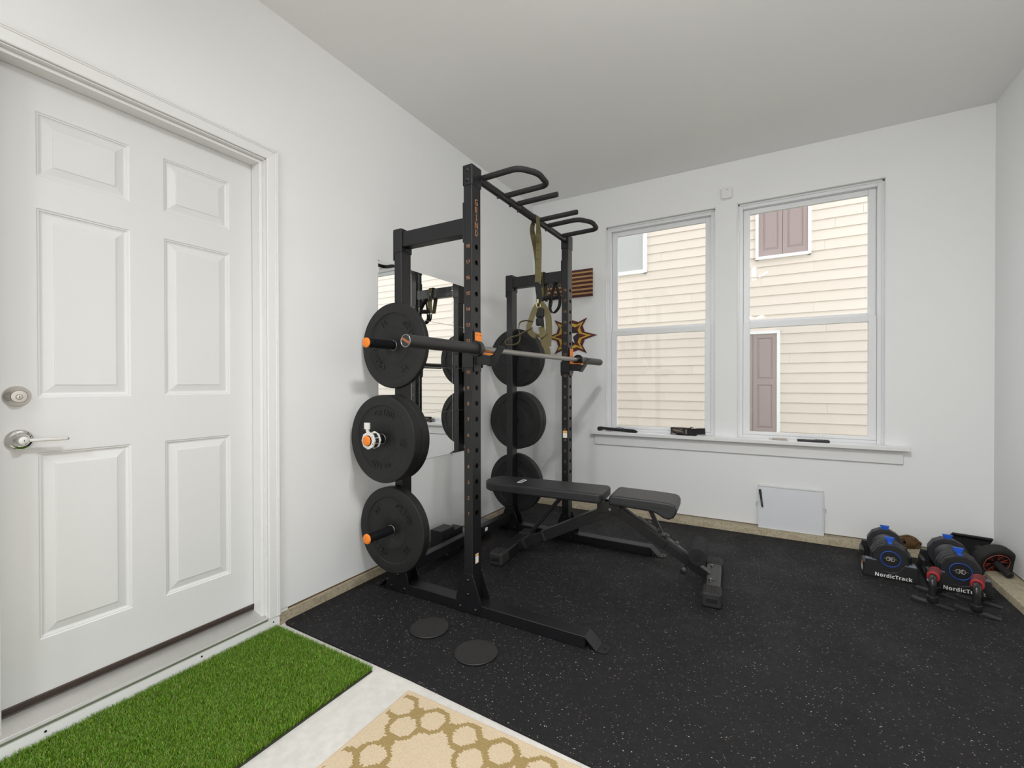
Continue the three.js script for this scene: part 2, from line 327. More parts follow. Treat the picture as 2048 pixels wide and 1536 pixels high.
// ---------------------------------------------------------------- the door
{
  const d = struct('door_1');
  const FX = -0.080, z0 = 2.637, z1 = 3.446, y0 = 0.112, y1 = 2.121;
  const cols = [[2.7435, 2.988], [3.095, 3.3395]], rows = [[0.288, 0.896], [1.074, 1.686], [1.790, 1.997]];
  // leaf with six openings, extruded in (z, y)
  const s = new THREE.Shape([[z0, y0], [z1, y0], [z1, y1], [z0, y1]].map((p) => new THREE.Vector2(...p)));
  for (const c of cols) for (const r of rows) s.holes.push(new THREE.Path([[c[0], r[0]], [c[0], r[1]], [c[1], r[1]], [c[1], r[0]]].map((p) => new THREE.Vector2(...p))));
  const leaf = zyx(new THREE.ExtrudeGeometry(s, { depth: 0.02, bevelEnabled: false })).translate(FX - 0.02, 0, 0);
  const dl = obj('door_leaf', [leaf, ext(FX - 0.045, FX - 0.02, y0, y1, z0, z1, 0)], M.door, d);
  const steps = [[0, 0], [0.003, -0.0028], [0.007, -0.0034], [0.0085, -0.0062], [0.014, -0.0082], [0.0165, -0.0082], [0.040, -0.0032], [0.0412, -0.0012], [0.044, -0.0008]];
  for (const c of cols) for (const r of rows) {
    const g = rectLoft(c[1] - c[0], r[1] - r[0], steps); g.rotateY(Math.PI / 2).translate(FX, (r[0] + r[1]) / 2, (c[0] + c[1]) / 2);
    obj('panel', g, M.door, dl);
  }
  obj('sweep', [ext(FX - 0.04, FX + 0.006, 0.100, 0.113, z0, z1, 0.003), ext(FX - 0.04, FX - 0.004, 0.086, 0.100, z0, z1, 0)], std({ color: rgb(0.055, 0.035, 0.027), roughness: 0.5 }), d);
  // jamb, stop, casing
  const jz0 = 2.632, jz1 = 3.458, jy = 2.128;
  obj('jamb', [ext(-0.14, 0.001, 0.055, jy, jz0 - 0.004, jz0, 0), ext(-0.14, 0.001, 0.055, jy, jz1 - 0.004, jz1, 0), ext(-0.14, 0.001, jy - 0.004, jy, jz0 - 0.004, jz1, 0)], M.trim, d);
  obj('door_stop', [ext(FX + 0.002, -0.019, 0.06, jy - 0.017, jz0, jz0 + 0.0135, 0.002), ext(FX + 0.002, -0.019, 0.06, jy - 0.017, jz1 - 0.022, jz1 - 0.004, 0.002), ext(FX + 0.002, -0.019, jy - 0.0175, jy - 0.004, jz0, jz1, 0.002)], M.trim, d);
  // moulded casing with mitred corner: profile steps outward (distance from opening, thickness)
  const prof = [[0, 0], [0, 0.009], [0.003, 0.011], [0.034, 0.0135], [0.036, 0.0125], [0.038, 0.0155], [0.041, 0.0155], [0.0425, 0.014], [0.0445, 0.017], [0.050, 0.017], [0.054, 0.013], [0.056, 0]];
  const rev = 0.005, cz0 = jz0 - rev, cz1 = jz1 + rev, cy = jy - 0.004 + rev;
  const mitre = (pa, pb) => { const pos = []; for (let i = 0; i + 1 < prof.length; i++) { const a = pa(prof[i]), b = pb(prof[i]), c = pb(prof[i + 1]), e = pa(prof[i + 1]); pos.push(...a, ...b, ...c, ...a, ...c, ...e); } const g = new THREE.BufferGeometry(); g.setAttribute('position', new THREE.Float32BufferAttribute(pos, 3)); g.computeVertexNormals(); return g; };
  const by = 0.056;
  obj('casing', mitre((p) => [p[1], by, cz0 - p[0]], (p) => [p[1], cy + p[0], cz0 - p[0]]), new THREE.MeshStandardMaterial({ ...{ color: M.trim.color, roughness: 0.36 }, side: THREE.DoubleSide }), d);
  const cm = d.children[d.children.length - 1].material;
  obj('casing', mitre((p) => [p[1], by, cz1 + p[0]], (p) => [p[1], cy + p[0], cz1 + p[0]]), cm, d);
  obj('head_casing', mitre((p) => [p[1], cy + p[0], cz0 - p[0]], (p) => [p[1], cy + p[0], cz1 + p[0]]), cm, d);
  // threshold: sloping ribbed aluminium, front nosing, white riser board with screws
  const rib = [[FX - 0.02, 0.055], [FX - 0.02, 0.0885]];
  for (let i = 0; i < 22; i++) { const x = FX + 0.004 + i * 0.0034, y = 0.0875 - (x - FX) * 0.30; rib.push([x, y], [x + 0.0022, y - 0.0006], [x + 0.0026, y - 0.0022], [x + 0.0031, y - 0.0022]); }
  rib.push([0.006, 0.0615], [0.013, 0.0600], [0.013, 0.0525], [0.006, 0.050]);
  obj('threshold', at(extrude(rib, jz1 - jz0 - 0.002), 0, 0, jz0 + 0.001), M.aluminium, d);
  obj('riser_board', ext(0.0, 0.010, 0.0, 0.0545, 2.576, 3.53, 0.0015), std({ color: rgb(0.9, 0.9, 0.89), roughness: 0.4 }), d);
  for (const z of [2.607, 2.905, 3.35]) obj('screw', at(new THREE.CylinderGeometry(0.0034, 0.0034, 0.002, 14), 0.0105, 0.034, z, 0, 0, Math.PI / 2), M.black, d);
  // deadbolt
  const lz = 3.386;
  const db = obj('deadbolt', at(lathe([[0, 0.0265], [0.0185, 0.0265], [0.0195, 0.0255], [0.0200, 0.022], [0.0300, 0.006], [0.0325, 0.002], [0.0325, 0]], 48), FX, 1.079, lz, 0, 0, -Math.PI / 2), M.nickel, d);
  obj('keyway', [at(lathe([[0.0, 0.0285], [0.0068, 0.0285], [0.0072, 0.0275], [0.0072, 0.026]], 24), FX, 1.0775, lz, 0, 0, -Math.PI / 2)], M.nickel, db);
  obj('key_slot', [bx(0.0006, 0.007, 0.0016, FX + 0.0288, 1.0775, lz, 0), at(new THREE.TorusGeometry(0.0075, 0.0005, 6, 28), FX + 0.0268, 1.0775, lz, 0, Math.PI / 2, 0), at(new THREE.TorusGeometry(0.0186, 0.0005, 6, 40), FX + 0.0266, 1.079, lz, 0, Math.PI / 2, 0)], M.black, db);
  // lever handle
  const hz = 3.381, hy = 0.942;
  const hd = obj('handle', at(lathe([[0, 0.048], [0.0115, 0.048], [0.0125, 0.0465], [0.0125, 0.040], [0.0145, 0.038], [0.0145, 0.020], [0.0185, 0.018], [0.0195, 0.012], [0.0260, 0.0105], [0.0330, 0.006], [0.0335, 0.0]], 56), FX, hy, hz, 0, 0, -Math.PI / 2), M.chrome, d);
  obj('lever', [bar(V(FX + 0.039, hy, hz - 0.008), V(FX + 0.0415, hy - 0.003, hz - 0.102), 0.011, 0.012, V(0, 1, 0), 0.003), rod(V(FX + 0.0415, hy - 0.003, hz - 0.100), V(FX + 0.0415, hy - 0.003, hz - 0.1035), 0.0055, 0.005, 16)], M.chrome, hd);
  obj('key_slot', bx(0.0006, 0.006, 0.0014, FX + 0.0484, hy, hz, 0), M.black, hd);
}

// ================================================================ OUTSIDE: the neighbouring house
{
  const us = struct('added_upper_storey'); obj('sky_block', ext(-5, W + 0.14, H + 0.2, 6.3, -0.16, ZB + 0.14, 0), std({ color: rgb(0.6, 0.58, 0.54), roughness: 0.9 }), us);  // unseen block, added to cut the sky light reaching the siding
  const g = struct('ground'); obj('lawn_strip', ext(-14, 16, -0.75, -0.45, -4.3, -0.14, 0), std({ color: rgb(0.16, 0.17, 0.09), roughness: 1 }), g);
  const h = thing('neighbour_house', 'cream lap-sided house seen through both windows', 'house', [0, -0.45, -4.1]);
  const oy = 0.45;
  const mats = [0, 1, 2].map((i) => std({ color: rgb(0.72 - 0.012 * i, 0.642 - 0.013 * i, 0.562 - 0.012 * i), roughness: 0.8, bumpMap: T.siding, bumpScale: 0.0012 }));
  const wood = std({ color: rgb(0.30, 0.24, 0.18), roughness: 0.9 });
  obj('sheathing', ext(-6, 9, 0, 6.6, -0.2, -0.036, 0), wood, h);
  const r = rng(5), xe = [-6, 9], known = { 15: [2.522], 11: [2.522], 14: [1.849], 19: [2.776], 16: [0.145] }, cache = new Map();
  for (let k = -6; k < 40; k++) {
    const yb = 0.536 + 0.1487 * k + oy, row = k;
    const cuts = [-6, ...(known[row] || [])];
    let x = -6 + ((row * 1.37) % 3.66 + 3.66) % 3.66; const all = known[row] ? [known[row][0] - 7.32, known[row][0] - 3.66, known[row][0], known[row][0] + 3.66] : [];
    if (!all.length) for (; x < 9; x += 3.66) all.push(x);
    const xs = [-6, ...all.filter((q) => q > -5.9 && q < 8.9).sort((p, q) => p - q), 9];
    for (let i = 0; i + 1 < xs.length; i++) {
      const L = xs[i + 1] - xs[i] - 0.0015, key = L.toFixed(3) + (Math.floor(r() * 3));
      if (!cache.has(key)) {
        const p = [[-0.036, 0], [0.0, 0.0], [-0.017, 0.166], [-0.036, 0.166]];
        cache.set(key, join(at(extrude(p, L), 0, 0, 0, 0, -Math.PI / 2, 0).translate(L, 0, 0)));
      }
      const m = new THREE.Mesh(cache.get(key), mats[+key.slice(-1)]); m.name = 'siding_plank'; m.position.set(xs[i], yb, -0.0); h.add(m);
    }
  }
  const tm = std({ color: rgb(0.86, 0.86, 0.86), roughness: 0.5 }), sh = std({ color: rgb(0.335, 0.262, 0.250), roughness: 0.6, bumpMap: T.siding, bumpScale: 0.0008 });
  function shutters(x0, x1, y0, y1, split) {
    const c = new THREE.Group(); c.name = 'shuttered_window'; c.position.set(0, oy, 0); h.add(c);
    obj('trim', [ext(x0, x0 + 0.044, y0, y1, -0.02, 0.034, 0.002), ext(x1 - 0.044, x1, y0, y1, -0.02, 0.034, 0.002), ext(x0, x1, y0, y0 + 0.045, -0.02, 0.036, 0.002), ext(x0, x1, y1 - 0.045, y1, -0.02, 0.036, 0.002)], tm, c);
    const mid = (x0 + x1) / 2;
    for (const [a, b] of [[x0 + 0.046, mid - 0.003], [mid + 0.003, x1 - 0.046]]) {
      const ya = y0 + 0.047, yb = y1 - 0.047, st = 0.055, rails = [[ya + 0.085, split - 0.042], [split + 0.042, yb - 0.06]];
      const s = new THREE.Shape([[a, ya], [b, ya], [b, yb], [a, yb]].map((p) => new THREE.Vector2(...p)));
      for (const q of rails) s.holes.push(new THREE.Path([[a + st, q[0]], [a + st, q[1]], [b - st, q[1]], [b - st, q[0]]].map((p) => new THREE.Vector2(...p))));
      obj('shutter', [new THREE.ExtrudeGeometry(s, { depth: 0.024, bevelEnabled: false }).translate(0, 0, -0.004), ...rails.map((q) => rectLoft(b - a - 2 * st, q[1] - q[0], [[0, 0], [0.006, -0.014], [0.012, -0.014], [0.038, -0.003], [0.04, -0.003]]).translate((a + b) / 2, (q[0] + q[1]) / 2, 0.020))], sh, c);
    }
  }
  shutters(1.765, 2.487, 3.022, 4.60, 3.90);
  shutters(1.372, 2.096, 0.30, 1.925, 1.143);
  const w = new THREE.Group(); w.name = 'window'; w.position.set(0, oy, 0); h.add(w);
  obj('trim', [ext(0.049, 0.115, 3.04, 4.7, -0.02, 0.034, 0.002), ext(-0.95, -0.884, 3.04, 4.7, -0.02, 0.034, 0.002), ext(-0.95, 0.115, 3.04, 3.102, -0.02, 0.036, 0.002), ext(-0.95, 0.115, 4.64, 4.7, -0.02, 0.036, 0.002)], tm, w);
  obj('blind', ext(-0.886, 0.05, 3.09, 4.65, -0.02, 0.0, 0), std({ color: rgb(0.50, 0.51, 0.50), roughness: 0.75, bumpMap: T.wallBump, bumpScale: 0.001 }), w);
  obj('pane', ext(-0.884, 0.049, 3.102, 4.64, 0.004, 0.008, 0), M.glass, w);
}

// ================================================================ RUBBER MAT, TURF, RUG
const MY = 0.009;                                       // top of the rubber mat
{
  const pts = [[0.004, 0.09], [3.024, 0.09], [3.024, 2.603]];
  pts.push([1.53, 2.596], [1.17, 2.582], [0.8, 2.567], [0.3, 2.561], [0.03, 2.557], [0.012, 2.550], [0.005, 2.535]);
  const g = extrude(pts.map((p) => [p[0], -p[1]]), MY, 0.0006, 1); at(g, 0, 0, 0, -Math.PI / 2, 0, 0);
  tag(obj('rubber_mat', g, M.mat), 'speckled black rubber gym mat covering the floor under the rack', 'floor mat');
}
{
  const t = thing('turf_mat', 'bright green artificial grass runner on the floor below the white door', 'turf mat', [0, 0, 0]);
  const x0 = 0.018, x1 = 0.634, z0 = 2.588, z1 = 4.7;
  obj('backing', ext(x0, x1, 0.0, 0.006, z0 + 0.012, z1, 0.001), std({ color: rgb(0.03, 0.035, 0.02), roughness: 0.95 }), t);
  const seg = 3, pos = [], bw = 0.0012, L = 1;
  const row = (i) => { const s = i / seg; return [bw * (1 - 0.75 * s), s * L, 0.42 * s * s]; };
  for (let i = 0; i < seg; i++) { const a = row(i), b = row(i + 1); pos.push(-a[0], a[1], a[2], a[0], a[1], a[2], b[0], b[1], b[2], -a[0], a[1], a[2], b[0], b[1], b[2], -b[0], b[1], b[2]); }
  const bg = new THREE.BufferGeometry(); bg.setAttribute('position', new THREE.Float32BufferAttribute(pos, 3)); bg.computeVertexNormals(); boxUV(bg);
  const N = 230000, r = rng(99), im = new THREE.InstancedMesh(bg, std({ color: rgb(1, 1, 1), roughness: 0.42, side: THREE.DoubleSide }), N);
  im.name = 'grass_blades'; im.userData.kind = 'stuff';
  const m = new THREE.Matrix4(), q = new THREE.Quaternion(), e = new THREE.Euler(), c = new THREE.Color();
  for (let i = 0; i < N; i++) {
    const far = r() < 0.16, x = x0 + 0.004 + r() * (x1 - x0 - 0.008), z = far ? 3.55 + r() * (z1 - 3.56) : z0 + 0.008 + r() * (3.55 - z0);
    const h = 0.012 + 0.010 * r();
    e.set((r() - 0.5) * 0.9, r() * 6.283, (r() - 0.5) * 0.9, 'YXZ'); q.setFromEuler(e);
    m.compose(V(x, 0.004, z), q, V(1, h, h)); im.setMatrixAt(i, m);
    const k = r(), b = 0.65 + 0.7 * r();
    if (k < 0.62) c.setRGB(0.105 * b, 0.24 * b, 0.009 * b); else if (k < 0.86) c.setRGB(0.18 * b, 0.34 * b, 0.016 * b); else if (k < 0.95) c.setRGB(0.30 * b, 0.36 * b, 0.07 * b); else c.setRGB(0.22 * b, 0.19 * b, 0.06 * b);
    im.setColorAt(i, c);
  }
  t.add(im);
}
{
  const X0 = 0.832, Z0 = 2.612, w = 1.5, l = 1.9, S = 1.0;
  // trellis of ringed roundels, woven in steps; 4.4 mm weave cells
  const cell = 0.0046, P = 0.1325, nx = 0.935, nz = 2.682;
  const odd = (i) => ((i % 2) + 2) % 2 === 1;
  const missing = (i, j) => odd(i) && odd(j);
  const Q = 0.0072, inOlive = (x, z) => {
    x = Math.round((x - nx) / Q) * Q + nx; z = Math.round((z - nz) / Q) * Q + nz;
    const i = Math.round((x - nx) / P), j = Math.round((z - nz) / P);
    for (let a = i - 1; a <= i + 1; a++) for (let b = j - 1; b <= j + 1; b++) {
      const cx = nx + a * P, cz = nz + b * P;
      if (!missing(a, b)) { const d = Math.abs(x - cx) + Math.abs(z - cz); if (d < 0.030) return true; }
      for (const [p, q] of [[1, 0], [0, 1]]) if (!missing(a, b) && !missing(a + p, b + q)) {
        const mx = cx + p * P / 2, mz = cz + q * P / 2, dx = Math.abs(x - mx), dz = Math.abs(z - mz), d = Math.max(Math.hypot(dx, dz), (dx + dz) * 0.74);
        if (d > 0.0420 && d < 0.0590) return true;
      }
    }
    return false;
  };
  const r = rng(4), tx = canvasTex(1024, 2048, (c, cw, ch) => {
    const px = cw / w * S, nxC = Math.ceil(w / cell), nzC = Math.ceil(l / (cell * 0.8));
    c.fillStyle = '#bfa886'; c.fillRect(0, 0, cw, ch);
    for (let i = 0; i < nxC; i++) for (let j = 0; j < nzC; j++) {
      const x = X0 + (i + (j % 2) * 0.5) * cell, z = Z0 + j * cell * 0.8, o = z - Z0 > 0.012 && x - X0 > 0.008 && inOlive(x, z), v = r() * 16 - 8;
      c.fillStyle = o ? `rgb(${132 + v},${110 + v},${56 + v})` : `rgb(${203 + v},${187 + v},${160 + v})`;
      c.fillRect((x - X0) / w * cw, (z - Z0) / l * ch, cell / w * cw * 0.86, cell * 0.8 / l * ch * 0.80);
    }
  });
  tx.flipY = true; tx.repeat.set(1, 1);
  const bump = dataTex(64, 64, (u, v) => { const a = Math.abs(Math.sin(u * Math.PI)), b = Math.abs(Math.sin(v * Math.PI)); return a * b; }, [cell, cell * 0.8], false);
  const t = thing('woven_rug', 'beige flatweave rug with an olive trellis pattern on bare concrete', 'rug', [X0 + w / 2, 0, Z0 + l / 2]);
  const top = new THREE.PlaneGeometry(w - 0.004, l - 0.004, 60, 60).rotateX(-Math.PI / 2).translate(0, 0.0046, 0);
  obj('weave', top, std({ map: tx, roughness: 0.95 }), t, true);
  obj('hem', [ext(-w / 2, w / 2, 0.0, 0.0042, -l / 2, l / 2, 0.002, 2), ext(-w / 2, w / 2, 0.001, 0.0052, -l / 2, -l / 2 + 0.005, 0.002, 2), ext(-w / 2, -w / 2 + 0.005, 0.001, 0.0052, -l / 2, l / 2, 0.002, 2)], std({ color: rgb(0.58, 0.44, 0.29), roughness: 0.95, bumpMap: bump, bumpScale: 0.0006 }), t);
}

// ================================================================ POWER RACK
const RZN = [1.990, 2.065], RZF = [0.815, 0.890], XR = [0.230, 0.280], XF = [0.684, 0.734];
{
  const k = thing('power_rack', 'black steel power rack with numbered uprights beside the wall mirror', 'power rack', [0.48, MY, 1.44]);
  const off = (g) => [].concat(g).map((q) => q.translate(-0.48, -MY, -1.44));
  const part = (n, g, m, p = k) => obj(n, off(g), m, p);
  const pitch = 0.0757, hy = (n) => 0.492 + (n - 1) * pitch;
  for (const [za, zb, near] of [[...RZN, 1], [...RZF, 0]]) {
    const zc = (za + zb) / 2;
    // front upright: a square tube with real through-holes in its front and back walls
    const holes = []; for (let n = 1; n <= 18; n++) holes.push([zc, hy(n), 0.0125]);
    const wallPts = [[za + 0.004, 0.062], [zb - 0.004, 0.062], [zb - 0.004, 2.16], [za + 0.004, 2.16]];
    const face = (x) => { return zyx(extrude(wallPts, 0.003, 0, 1, holes)).translate(x, 0, 0); };
    const corner = (x, z, a) => at(new THREE.CylinderGeometry(0.004, 0.004, 2.098, 6, 1, false, a, Math.PI / 2), x, 1.111, z);
    const up = part('front_upright', [face(XF[1] - 0.003), face(XF[0]), ext(XF[0] + 0.004, XF[1] - 0.004, 0.062, 2.16, za, za + 0.003, 0), ext(XF[0] + 0.004, XF[1] - 0.004, 0.062, 2.16, zb - 0.003, zb, 0),
      corner(XF[1] - 0.004, zb - 0.004, 0), corner(XF[1] - 0.004, za + 0.004, Math.PI / 2), corner(XF[0] + 0.004, za + 0.004, Math.PI), corner(XF[0] + 0.004, zb - 0.004, -Math.PI / 2), ext(XF[0] + 0.003, XF[1] - 0.003, 2.155, 2.16, za + 0.003, zb - 0.003, 0)], M.steel);
    const num = []; for (let n = 1; n <= 18; n++) num.push(text(String(n), 0.0165, 0.0003).translate((XF[0] + XF[1]) / 2 + 0.001, hy(n), zb));
    part('hole_number', num, M.orangePrint, up);
    if (near) {
      const word = [...'GRIND'].map((c, i) => text(c, 0.030, 0.0003).rotateY(Math.PI / 2).translate(XF[1], 1.995 - i * 0.0372, zc));
      part('lettering', word, M.orangePrint, up);
      part('warning_sticker', [ext(XF[1], XF[1] + 0.0003, 0.245, 0.292, zc - 0.012, zc + 0.014, 0)], M.paper, up);
      part('sticker_band', [ext(XF[1] + 0.0002, XF[1] + 0.0005, 0.279, 0.290, zc - 0.012, zc + 0.014, 0), ext(XF[1] + 0.0002, XF[1] + 0.0005, 0.245, 0.249, zc - 0.012, zc + 0.014, 0)], std({ color: rgb(0.75, 0.42, 0.12), roughness: 0.6 }), up);
    } else {
      part('warning_sticker', [ext(XF[0] + 0.010, XF[1] - 0.008, 0.735, 0.785, zb, zb + 0.0003, 0)], M.paper, up);
      part('sticker_band', [ext(XF[0] + 0.010, XF[1] - 0.008, 0.768, 0.785, zb + 0.0002, zb + 0.0005, 0)], std({ color: rgb(0.75, 0.42, 0.12), roughness: 0.6 }), up);
    }
    part('rear_upright', [ext(XR[0], XR[1], 0.062, 1.925, za, zb, 0.004, 2)], M.steel);
    // sleeve brackets: over the front post's head, and where the top beam meets both posts
    part('head_bracket', [ext(XF[0] - 0.003, XF[1] + 0.0035, 2.070, 2.168, za - 0.0035, zb + 0.0035, 0.004, 2)], M.steel);
    part('top_beam', [ext(XR[1] - 0.01, XF[0], 1.841, 1.921, zc - 0.027, zb - 0.005, 0.004, 2)], M.steel);
    part('bracket_plate', [ext(XF[0] - 0.0045, XF[0] + 0.0005, 1.800, 1.992, za - 0.001, zb + 0.001, 0.001)], M.steel);
    part('bracket_plate', [ext(XR[0] - 0.004, XR[1] + 0.004, 1.815, 1.938, za - 0.0035, zb + 0.0035, 0.003), ext(XR[0] - 0.006, XR[0], 1.775, 1.930, za - 0.002, zb + 0.002, 0.001)], M.steel);
    // base beam with sloped, tabbed feet
    part('base_beam', [ext(0.160, 1.301, MY, 0.062, za, zb, 0.004, 2)], M.steel);
    for (const [xa, s] of [[1.298, 1], [0.163, -1]]) {
      const foot = [bar(V(xa, 0.060, zc), V(xa + s * 0.052, 0.0125, zc), zb - za, 0.005, V(0, 0, 1), 0.001)];
      const tab = extrude([...roundRect(0.052, zb - za - 0.006, 0.02)], 0.004, 0, 1, [[s * 0.008, 0, 0.005]]);
      at(tab, xa + s * 0.070, MY, zc, -Math.PI / 2, 0, 0); foot.push(tab);
      part('foot', foot, M.steel);
    }
    for (const [x0, x1] of [XF, XR]) for (const [zz, s] of [[zb, 1], [za, -1]]) {
      const c = (x0 + x1) / 2, pl = [[c - 0.071, 0.030], [c - 0.060, 0.016], [c + 0.060, 0.016], [c + 0.071, 0.030], [c + 0.071, 0.085], [c + 0.028, 0.196], [c + 0.020, 0.203], [c - 0.020, 0.203], [c - 0.028, 0.196], [c - 0.071, 0.085]];
      const g = part('gusset_plate', [extrude(pl, 0.0045, 0.0008, 1).translate(0, 0, s > 0 ? zz : zz - 0.0045)], M.steel);
      const bo = []; for (const [bxx, byy] of [[c, 0.172], [c, 0.104], [c - 0.045, 0.038], [c + 0.045, 0.038]]) bo.push(at(lathe([[0, 0.007], [0.004, 0.0066], [0.008, 0.004], [0.0085, 0]], 16), bxx, byy, s > 0 ? zz + 0.0045 : zz - 0.0045, s * Math.PI / 2));
      part('bolt', bo, M.steelGloss, g);
    }
    const hb = []; for (const y of [2.142, 2.096]) hb.push(at(lathe([[0, 0.008], [0.005, 0.008], [0.009, 0.005], [0.0095, 0.001], [0.012, 0]], 16), (XF[0] + XF[1]) / 2, y, near ? zb + 0.0035 : za - 0.0035, near ? Math.PI / 2 : -Math.PI / 2));
    hb.push(at(lathe([[0, 0.008], [0.005, 0.008], [0.009, 0.005], [0.0095, 0]], 16), XR[1] + 0.004, 1.832, zc, 0, 0, -Math.PI / 2), at(lathe([[0, 0.006], [0.005, 0.005], [0.008, 0]], 16), XR[0] + 0.025, 1.36, zb, Math.PI / 2), at(lathe([[0, 0.006], [0.005, 0.005], [0.008, 0]], 16), XR[0] + 0.025, 1.26, zb, Math.PI / 2), at(lathe([[0, 0.006], [0.005, 0.005], [0.008, 0]], 16), XR[0] + 0.025, 0.905, zb, Math.PI / 2), at(lathe([[0, 0.006], [0.005, 0.005], [0.008, 0]], 16), XR[0] + 0.025, 0.795, zb, Math.PI / 2));
    part('bolt', hb, M.steelGloss);
    // three plate horns on each rear post
    for (const y of [1.320, 0.838, 0.356]) {
      const s = near ? 1 : -1, a = near ? zb : za, e = near ? 2.279 : 0.601;
      const ph = part('plate_horn', [rod(V(0.255, y, a), V(0.255, y, e), 0.0235, 0.0235, 28), rod(V(0.255, y, a), V(0.255, y, a + s * 0.006), 0.034, 0.034, 28)], M.steelGloss);
      part('end_cap', [at(lathe([[0, 0.009], [0.016, 0.0085], [0.0235, 0.006], [0.025, 0.003], [0.025, 0]], 28), 0.255, y, e, s * Math.PI / 2)], M.orange, ph);
    }
  }
  part('rear_crossmember', [ext(XR[0] - 0.002, XR[1] - 0.002, 0.088, 0.147, RZF[1], RZN[0], 0.004, 2)], M.steel);
  part('white_sticker', [ext(XR[1] - 0.002, XR[1] - 0.0016, 0.108, 0.131, 1.232, 1.262, 0)], M.paper);
  const py = 2.132, px = 0.710, pb = part('pull_up_bar', [rod(V(px, py, RZF[1] - 0.004), V(px, py, RZN[0] + 0.004), 0.0195, 0.0195, 24), rod(V(px, py, RZF[1]), V(px, py, RZF[1] + 0.01), 0.026, 0.026, 24), rod(V(px, py, RZN[0] - 0.01), V(px, py, RZN[0]), 0.026, 0.026, 24)], M.steel);
  const loop = (za, zb) => bent([V(px + 0.012, py + 0.010, za), V(0.925, py + 0.014, za), V(0.985, py + 0.014, za + (zb - za) * 0.42), V(0.972, py + 0.012, zb), V(px + 0.012, py + 0.008, zb)], 0.040, 0.0145);
  part('grip_loop', [loop(1.955, 1.722)], M.rubberSoft, pb); part('grip_loop', [loop(1.182, 0.958)], M.rubberSoft, pb);
  for (const z of [1.590, 1.300]) part('straight_grip', [rod(V(px + 0.012, py + 0.01, z), V(0.966, py + 0.013, z), 0.0145, 0.0145, 20), rod(V(0.966, py + 0.013, z), V(0.969, py + 0.013, z), 0.0145, 0.010, 20)], M.rubberSoft, pb);
  part('bar_sleeve', [rod(V(px, py, 1.325), V(px, py, 1.555), 0.0212, 0.0212, 24)], M.rubberSoft, pb);
  for (const z of [1.79, 1.66, 1.57, 1.20]) part('bolt', [rod(V(px, py - 0.017, z), V(px, py - 0.029, z), 0.007, 0.006, 12)], M.steelGloss, pb);
}

// barbell hooks on the front uprights
{
  function hook(label, zc) {
    const k = thing('barbell_hook', label, 'barbell hook', [XF[1], 1.175, zc]);
    const w = 0.060;
    obj('back_plate', [ext(0.0015, 0.008, 0, 0.198, -w / 2, w / 2, 0.004, 2), ext(-0.056, -0.050, 0.0, 0.10, -0.042, 0.042, 0.003), ext(-0.056, 0.008, 0.02, 0.09, 0.0385, 0.0445, 0.002), ext(-0.056, 0.008, 0.02, 0.09, -0.0445, -0.0385, 0.002)], M.steel, k);
    const body = [[0.008, 0.035], [0.080, 0.030], [0.105, 0.072], [0.008, 0.084]];
    obj('shelf', extrude(body, w - 0.004, 0.001, 1).translate(0, 0, -w / 2 + 0.002), M.steel, k);
    obj('lip', bar(V(0.080, 0.026, 0), V(0.142, 0.118, 0), w, 0.006, V(0, 0, 1), 0.001), M.steel, k);
    const lp = obj('liner', [ext(0.008, 0.0135, 0.088, 0.190, -w / 2 + 0.004, w / 2 - 0.004, 0.003, 2)], M.orange, k);
    obj('liner', bar(V(0.008, 0.087, 0), V(0.108, 0.080, 0), w - 0.002, 0.006, V(0, 0, 1), 0.001), M.orange, k);
    obj('screw', [0.018, -0.010].map((z) => at(new THREE.CylinderGeometry(0.0032, 0.0032, 0.001, 12), 0.0136, 0.176, z, 0, 0, Math.PI / 2)), M.black, lp);
    return k;
  }
  hook('orange-lined steel hook on the upright with orange lettering, holding the near barbell end', (RZN[0] + RZN[1]) / 2);
  hook('orange-lined steel hook holding the far barbell end in front of the star plaque', (RZF[0] + RZF[1]) / 2);
}
{
  const x = 0.802, y0 = 1.276, y1 = 1.286, zA = 2.590, zB = 0.415, yz = (z) => y0 + (y1 - y0) * (2.59 - z) / 2.175, p = (z) => V(x, yz(z), z);
  const k = thing('barbell', 'long steel barbell with black sleeves resting empty across the two rack hooks', 'barbell', [x, y0, 1.5]);
  const q = (g) => [].concat(g).map((m) => m.translate(-x, -y0, -1.5));
  obj('shaft', q(rod(p(2.12), p(0.87), 0.0143, 0.0143, 24)), M.knurl, k);
  for (const [a, b, s] of [[2.128, zA, 1], [0.868, zB, -1]]) {
    const sl = obj('sleeve', q([rod(p(a), p(b), 0.0250, 0.0250, 40), rod(p(b - s * 0.004), p(b), 0.0250, 0.0238, 40)]), std({ color: rgb(0.045, 0.043, 0.042), roughness: 0.48, metalness: 0.5 }), k);
    obj('collar', q([rod(p(a - s * 0.012), p(a + s * 0.014), 0.0365, 0.0365, 40), rod(p(a - s * 0.045), p(a - s * 0.012), 0.019, 0.024, 30)]), M.steelGloss, sl);
    obj('end_ring', q([at(new THREE.TorusGeometry(0.0226, 0.0016, 10, 40), x, yz(b), b + s * 0.0003)]), M.zinc, sl);
    obj('end_badge', q([rod(p(b - s * 0.002), p(b + s * 0.0006), 0.0198, 0.0198, 32)]), std({ color: rgb(0.02, 0.02, 0.022), roughness: 0.35 }), sl);
    const tx = text('GRIND', 0.0088, 0.0004); at(tx, 0, 0, 0, 0, s > 0 ? 0 : Math.PI, s > 0 ? -0.5 : 0.5); obj('badge_lettering', q(tx.translate(x, yz(b) + 0.001, b + s * 0.0007)), std({ color: rgb(0.62, 0.17, 0.03), roughness: 0.5 }), sl);
  }
}

